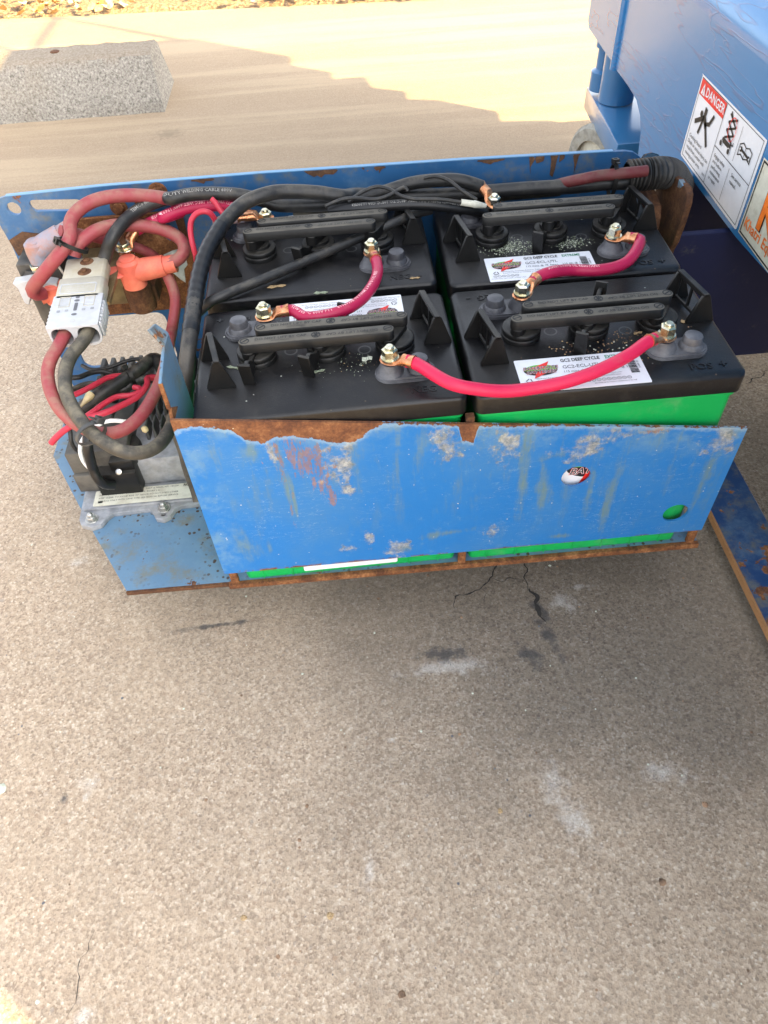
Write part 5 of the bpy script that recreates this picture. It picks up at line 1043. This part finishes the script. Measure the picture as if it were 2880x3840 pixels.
mb = MB(); mb.prism([(-.430,.155),(-.400,.156),(-.394,.193),(-.402,.205),(-.428,.203)], -.206, -.190); mb.box((-.454,.150,-.2440),(-.400,.175,-.206)); obj('plug', mb, M['black'], ch, bevel=.0012, seg=2)
mb = MB().at(T3(-.4205,.1535,-.205)@RX(60)); mb.lathe([(0,0),(.0042,0),(.0040,.002),(.002,.003),(0,.003)], 14, cap=False); obj('screw', mb, M['steel'], ch)
for x, y in ((-.463,.116),(-.371,.124)):
    mb = MB().at(T3(x, y, FZ+.008)); mb.lathe([(0,0),(.0085,0),(.0085,.0015),(0,.0015)], 18, cap=False); mb.prism(circle(0,0,.0062,6), .001, .0065); mb.lathe([(.0036,.006),(.0036,.010),(.002,.0115),(0,.0115)], 12, cap=False); obj('bolt', mb, M['bolt'], ch, bevel=.0005, seg=1)
# rating plate on the sloping front of the body
p0 = Ve((-.463,.1310,FZ+.0125)); ax = Ve((1,.012,0)).normalized(); up_ = Ve((0,.030,.0004)).normalized(); nn = ax.cross(up_).normalized()
MP = Matrix(((ax.x,up_.x,nn.x,p0.x),(ax.y,up_.y,nn.y,p0.y),(ax.z,up_.z,nn.z,p0.z+.001),(0,0,0,1)))
mb = MB().at(MP@T3(0,0,.0006)); mb.prism(rrect(0,.001,.147,.0275,.002,2), 0, .0005, mi=0)
rows = ('MODEL: DC MOTOR CONTROLLER   PART & SERIAL NO. 141214', 'INPUT 24 VDC  MAX CURRENT 300 A  BRAKE 2 A', 'KEEP CLEAR. TO AVOID RISK OF SHOCK DO NOT OPEN COVER', 'REPLACE ONLY WITH SAME TYPE. SEE MANUAL BEFORE SERVICE')
for i, t_ in enumerate(rows): text(mb, t_, .006, .0240-i*.0052, .0008, .0036, 1, align='L', res=1)
text(mb, 'RU  CE  C', .128, .0240, .0008, .0058, 1, bold=.01); mb.add([p+(.0008,) for p in circle(.1405,.0185,.0018,10)], [tuple(range(10))], 1); mb.add([(.006,.0055,.0008),(.012,.0055,.0008),(.012,.0085,.0008),(.006,.0085,.0008)], [(0,1,2,3)], 1)
obj('rating_plate', mb, [M['cream'], M['ink']], ch, smooth=False, fix=False)
# control wires over the controller
W = cable_thing
W('wire', 'red wire looping from the loom to hang out over the concrete at the left', 'wire', [(-0.3699,0.2681,-0.1500),(-0.3811,0.2624,-0.1450),(-0.3778,0.2402,-0.1400),(-0.3859,0.2171,-0.1380),(-0.3976,0.2020,-0.1350),(-0.4120,0.1846,-0.1300),(-0.4272,0.1749,-0.1280),(-0.4389,0.1717,-0.1280),(-0.4620,0.1649,-0.1350),(-0.4777,0.1634,-0.1450),(-0.4893,0.1625,-0.1550)], .0040, 'red_wire', group='red wires')
W('wire', 'red wire forming the upper strand of the loop above the controller', 'wire', [(-0.3949,0.2415,-0.1420),(-0.3871,0.2363,-0.1400),(-0.3841,0.2268,-0.1380),(-0.3940,0.2182,-0.1360),(-0.4089,0.2129,-0.1320),(-0.4207,0.1968,-0.1280),(-0.4298,0.1815,-0.1260),(-0.4387,0.1718,-0.1260)], .0036, 'red_wire', group='red wires')
W('wire', 'red wire crossing the loom behind the grey loop', 'wire', [(-0.4091,0.2714,-0.1450),(-0.4199,0.2656,-0.1400),(-0.4300,0.2563,-0.1350),(-0.4413,0.2379,-0.1300),(-0.4540,0.2238,-0.1280),(-0.4642,0.2145,-0.1260),(-0.4754,0.2079,-0.1260)], .0036, 'red_wire', group='red wires')
W('wire', 'white wire curving from the connector plug round to the back of the loops', 'wire', [(-0.3930,0.1827,-0.1500),(-0.4022,0.1774,-0.1420),(-0.4130,0.1750,-0.1380),(-0.4248,0.1711,-0.1380),(-0.4374,0.1648,-0.1420),(-0.4484,0.1566,-0.1500),(-0.4532,0.1497,-0.1600),(-0.4549,0.1483,-0.1760),(-0.4533,0.1501,-0.1900)], .0026, 'whitewire')
W('wire', 'thin black wire drooping on the outer left side of the controller', 'wire', [(-0.4683,0.1779,-0.1350),(-0.4615,0.1657,-0.1400),(-0.4626,0.1584,-0.1500),(-0.4630,0.1591,-0.1650),(-0.4614,0.1667,-0.1800)], .0026, 'blk_cable', group='thin wires')
W('wire', 'black wire lying over the rear fins towards the grey loop', 'wire', [(-0.4303,0.2822,-0.1500),(-0.4420,0.2808,-0.1420),(-0.4561,0.2740,-0.1380),(-0.4667,0.2616,-0.1340),(-0.4776,0.2597,-0.1320),(-0.4890,0.2621,-0.1320)], .0034, 'blk_cable', group='thin wires')
W('wire', 'dusty black wire bent into a hairpin under the cable loom', 'wire', [(-0.4721,0.2379,-0.1350),(-0.4604,0.2503,-0.1380),(-0.4476,0.2536,-0.1400),(-0.4310,0.2487,-0.1420),(-0.4189,0.2513,-0.1440),(-0.4137,0.2602,-0.1440),(-0.4180,0.2694,-0.1460),(-0.4309,0.2725,-0.1500)], .0034, 'blk_old', group='thin wires')
W('loom', 'thick black wiring loom lying across the controller fins', 'loom', [(-0.3657,0.2837,-0.1480),(-0.3732,0.3038,-0.1500),(-0.3819,0.3087,-0.1500),(-0.3912,0.2869,-0.1450),(-0.4045,0.2708,-0.1450),(-0.4196,0.2535,-0.1450),(-0.4365,0.2370,-0.1450),(-0.4506,0.2256,-0.1480),(-0.4618,0.2202,-0.1520),(-0.4705,0.2246,-0.1650)], .0090, 'blk_cable', group='black cables', wob_=.0015)
W('loom', 'second black loom strand beside the flange', 'loom', [(-0.3641,0.2798,-0.1650),(-0.3739,0.2775,-0.1600),(-0.3839,0.2765,-0.1560),(-0.3960,0.2703,-0.1540),(-0.4118,0.2566,-0.1540),(-0.4284,0.2457,-0.1560)], .0065, 'blk_cable', group='black cables', wob_=.001)
tie('black cable tie with a long tail round the loom', (-0.4057,0.2674,-0.1450), (-.75,-.55,.05), .0115, .0105, 60)
W('hose', 'black rubber lead curving down into the controller plug', 'lead', [(-0.4315,0.1556,-0.1300),(-0.4368,0.1491,-0.1400),(-0.4393,0.1427,-0.1520),(-0.4428,0.1423,-0.1700),(-0.4455,0.1437,-0.1860),(-0.4431,0.1393,-0.2000),(-0.4396,0.1417,-0.2140),(-0.4312,0.1467,-0.2220)], .0062, 'blk_new', group='black cables')
W('hose', 'black lead with a metal tail beside the controller, behind the panel edge', 'lead', [(-0.3286,0.1443,-0.1100),(-0.3256,0.1335,-0.1300),(-0.3215,0.1220,-0.1500),(-0.3221,0.1190,-0.1700),(-0.3231,0.1203,-0.1950),(-0.3212,0.1156,-0.2150),(-0.3202,0.1087,-0.2250)], .0062, 'blk_old', group='black cables')
for i, (pts, r_, m_) in enumerate(((((-0.3837,0.3052,-0.1500),(-0.4008,0.3131,-0.1500),(-0.4187,0.3099,-0.1500),(-0.4376,0.2995,-0.1500),(-0.4588,0.2968,-0.1500),(-0.4781,0.3086,-0.1500)), .0026, 'blk_cable'), (((-0.3861,0.2890,-0.1500),(-0.4018,0.2875,-0.1500),(-0.4191,0.2683,-0.1500),(-0.4375,0.2655,-0.1500),(-0.4503,0.2498,-0.1500),(-0.4561,0.2337,-0.1500),(-0.4537,0.2152,-0.1500)), .0024, 'blk_old'), (((-0.4098,0.2514,-0.1500),(-0.4241,0.2447,-0.1500),(-0.4363,0.2328,-0.1500),(-0.4411,0.2169,-0.1500),(-0.4453,0.2044,-0.1500)), .0028, 'blk_cable'), (((-0.4328,0.2701,-0.1500),(-0.4439,0.2576,-0.1500),(-0.4546,0.2556,-0.1500),(-0.4666,0.2606,-0.1500),(-0.4750,0.2582,-0.1500)), .0022, 'blk_old'), (((-0.3926,0.2544,-0.1500),(-0.3995,0.2416,-0.1500),(-0.4125,0.2264,-0.1500),(-0.4178,0.2058,-0.1500),(-0.4178,0.1930,-0.1500)), .0024, 'blk_cable'))):
    W('wire', ('thin black wire running along the rear fin tips of the controller', 'dusty wire lying under the black loom, front of the rear fins', 'black wire running beneath the beige crimp connector', 'dusty thin wire crossing the fins behind the red wires', 'thin black wire slanting down beside the red loop cable')[i], 'wire', pts, r_, m_, group='tangle of thin black wires', wob_=.002)
p0, p1 = Ve((-0.4404,0.2187,-0.1280)), Ve((-0.4491,0.2075,-0.1320))
obj('crimp_connector', MB().tube([p0,p0.lerp(p1,.35),p0.lerp(p1,.75),p1,p1+(p1-p0)*.5], [.0045,.0056,.0040,.0028,.0014], 12), M['beige'], None, 'beige crimp connector lying beside the red wires', 'connector')
p0, p1 = Ve((-0.3835,0.1894,-0.1650)), Ve((-0.3786,0.1855,-0.1700))
obj('crimp_connector', MB().tube([p0,p0.lerp(p1,.5),p1], [.0030,.0045,.0030], 12), M['beige'], None, 'beige crimp connector peeping out under the red loop', 'connector')

# ---------------------------------------------------------------- raise everything so that the ground is z = 0
for o in scene.objects:
    if o.parent is None and o.type not in ('CAMERA', 'LIGHT'): o.location.z += LIFT
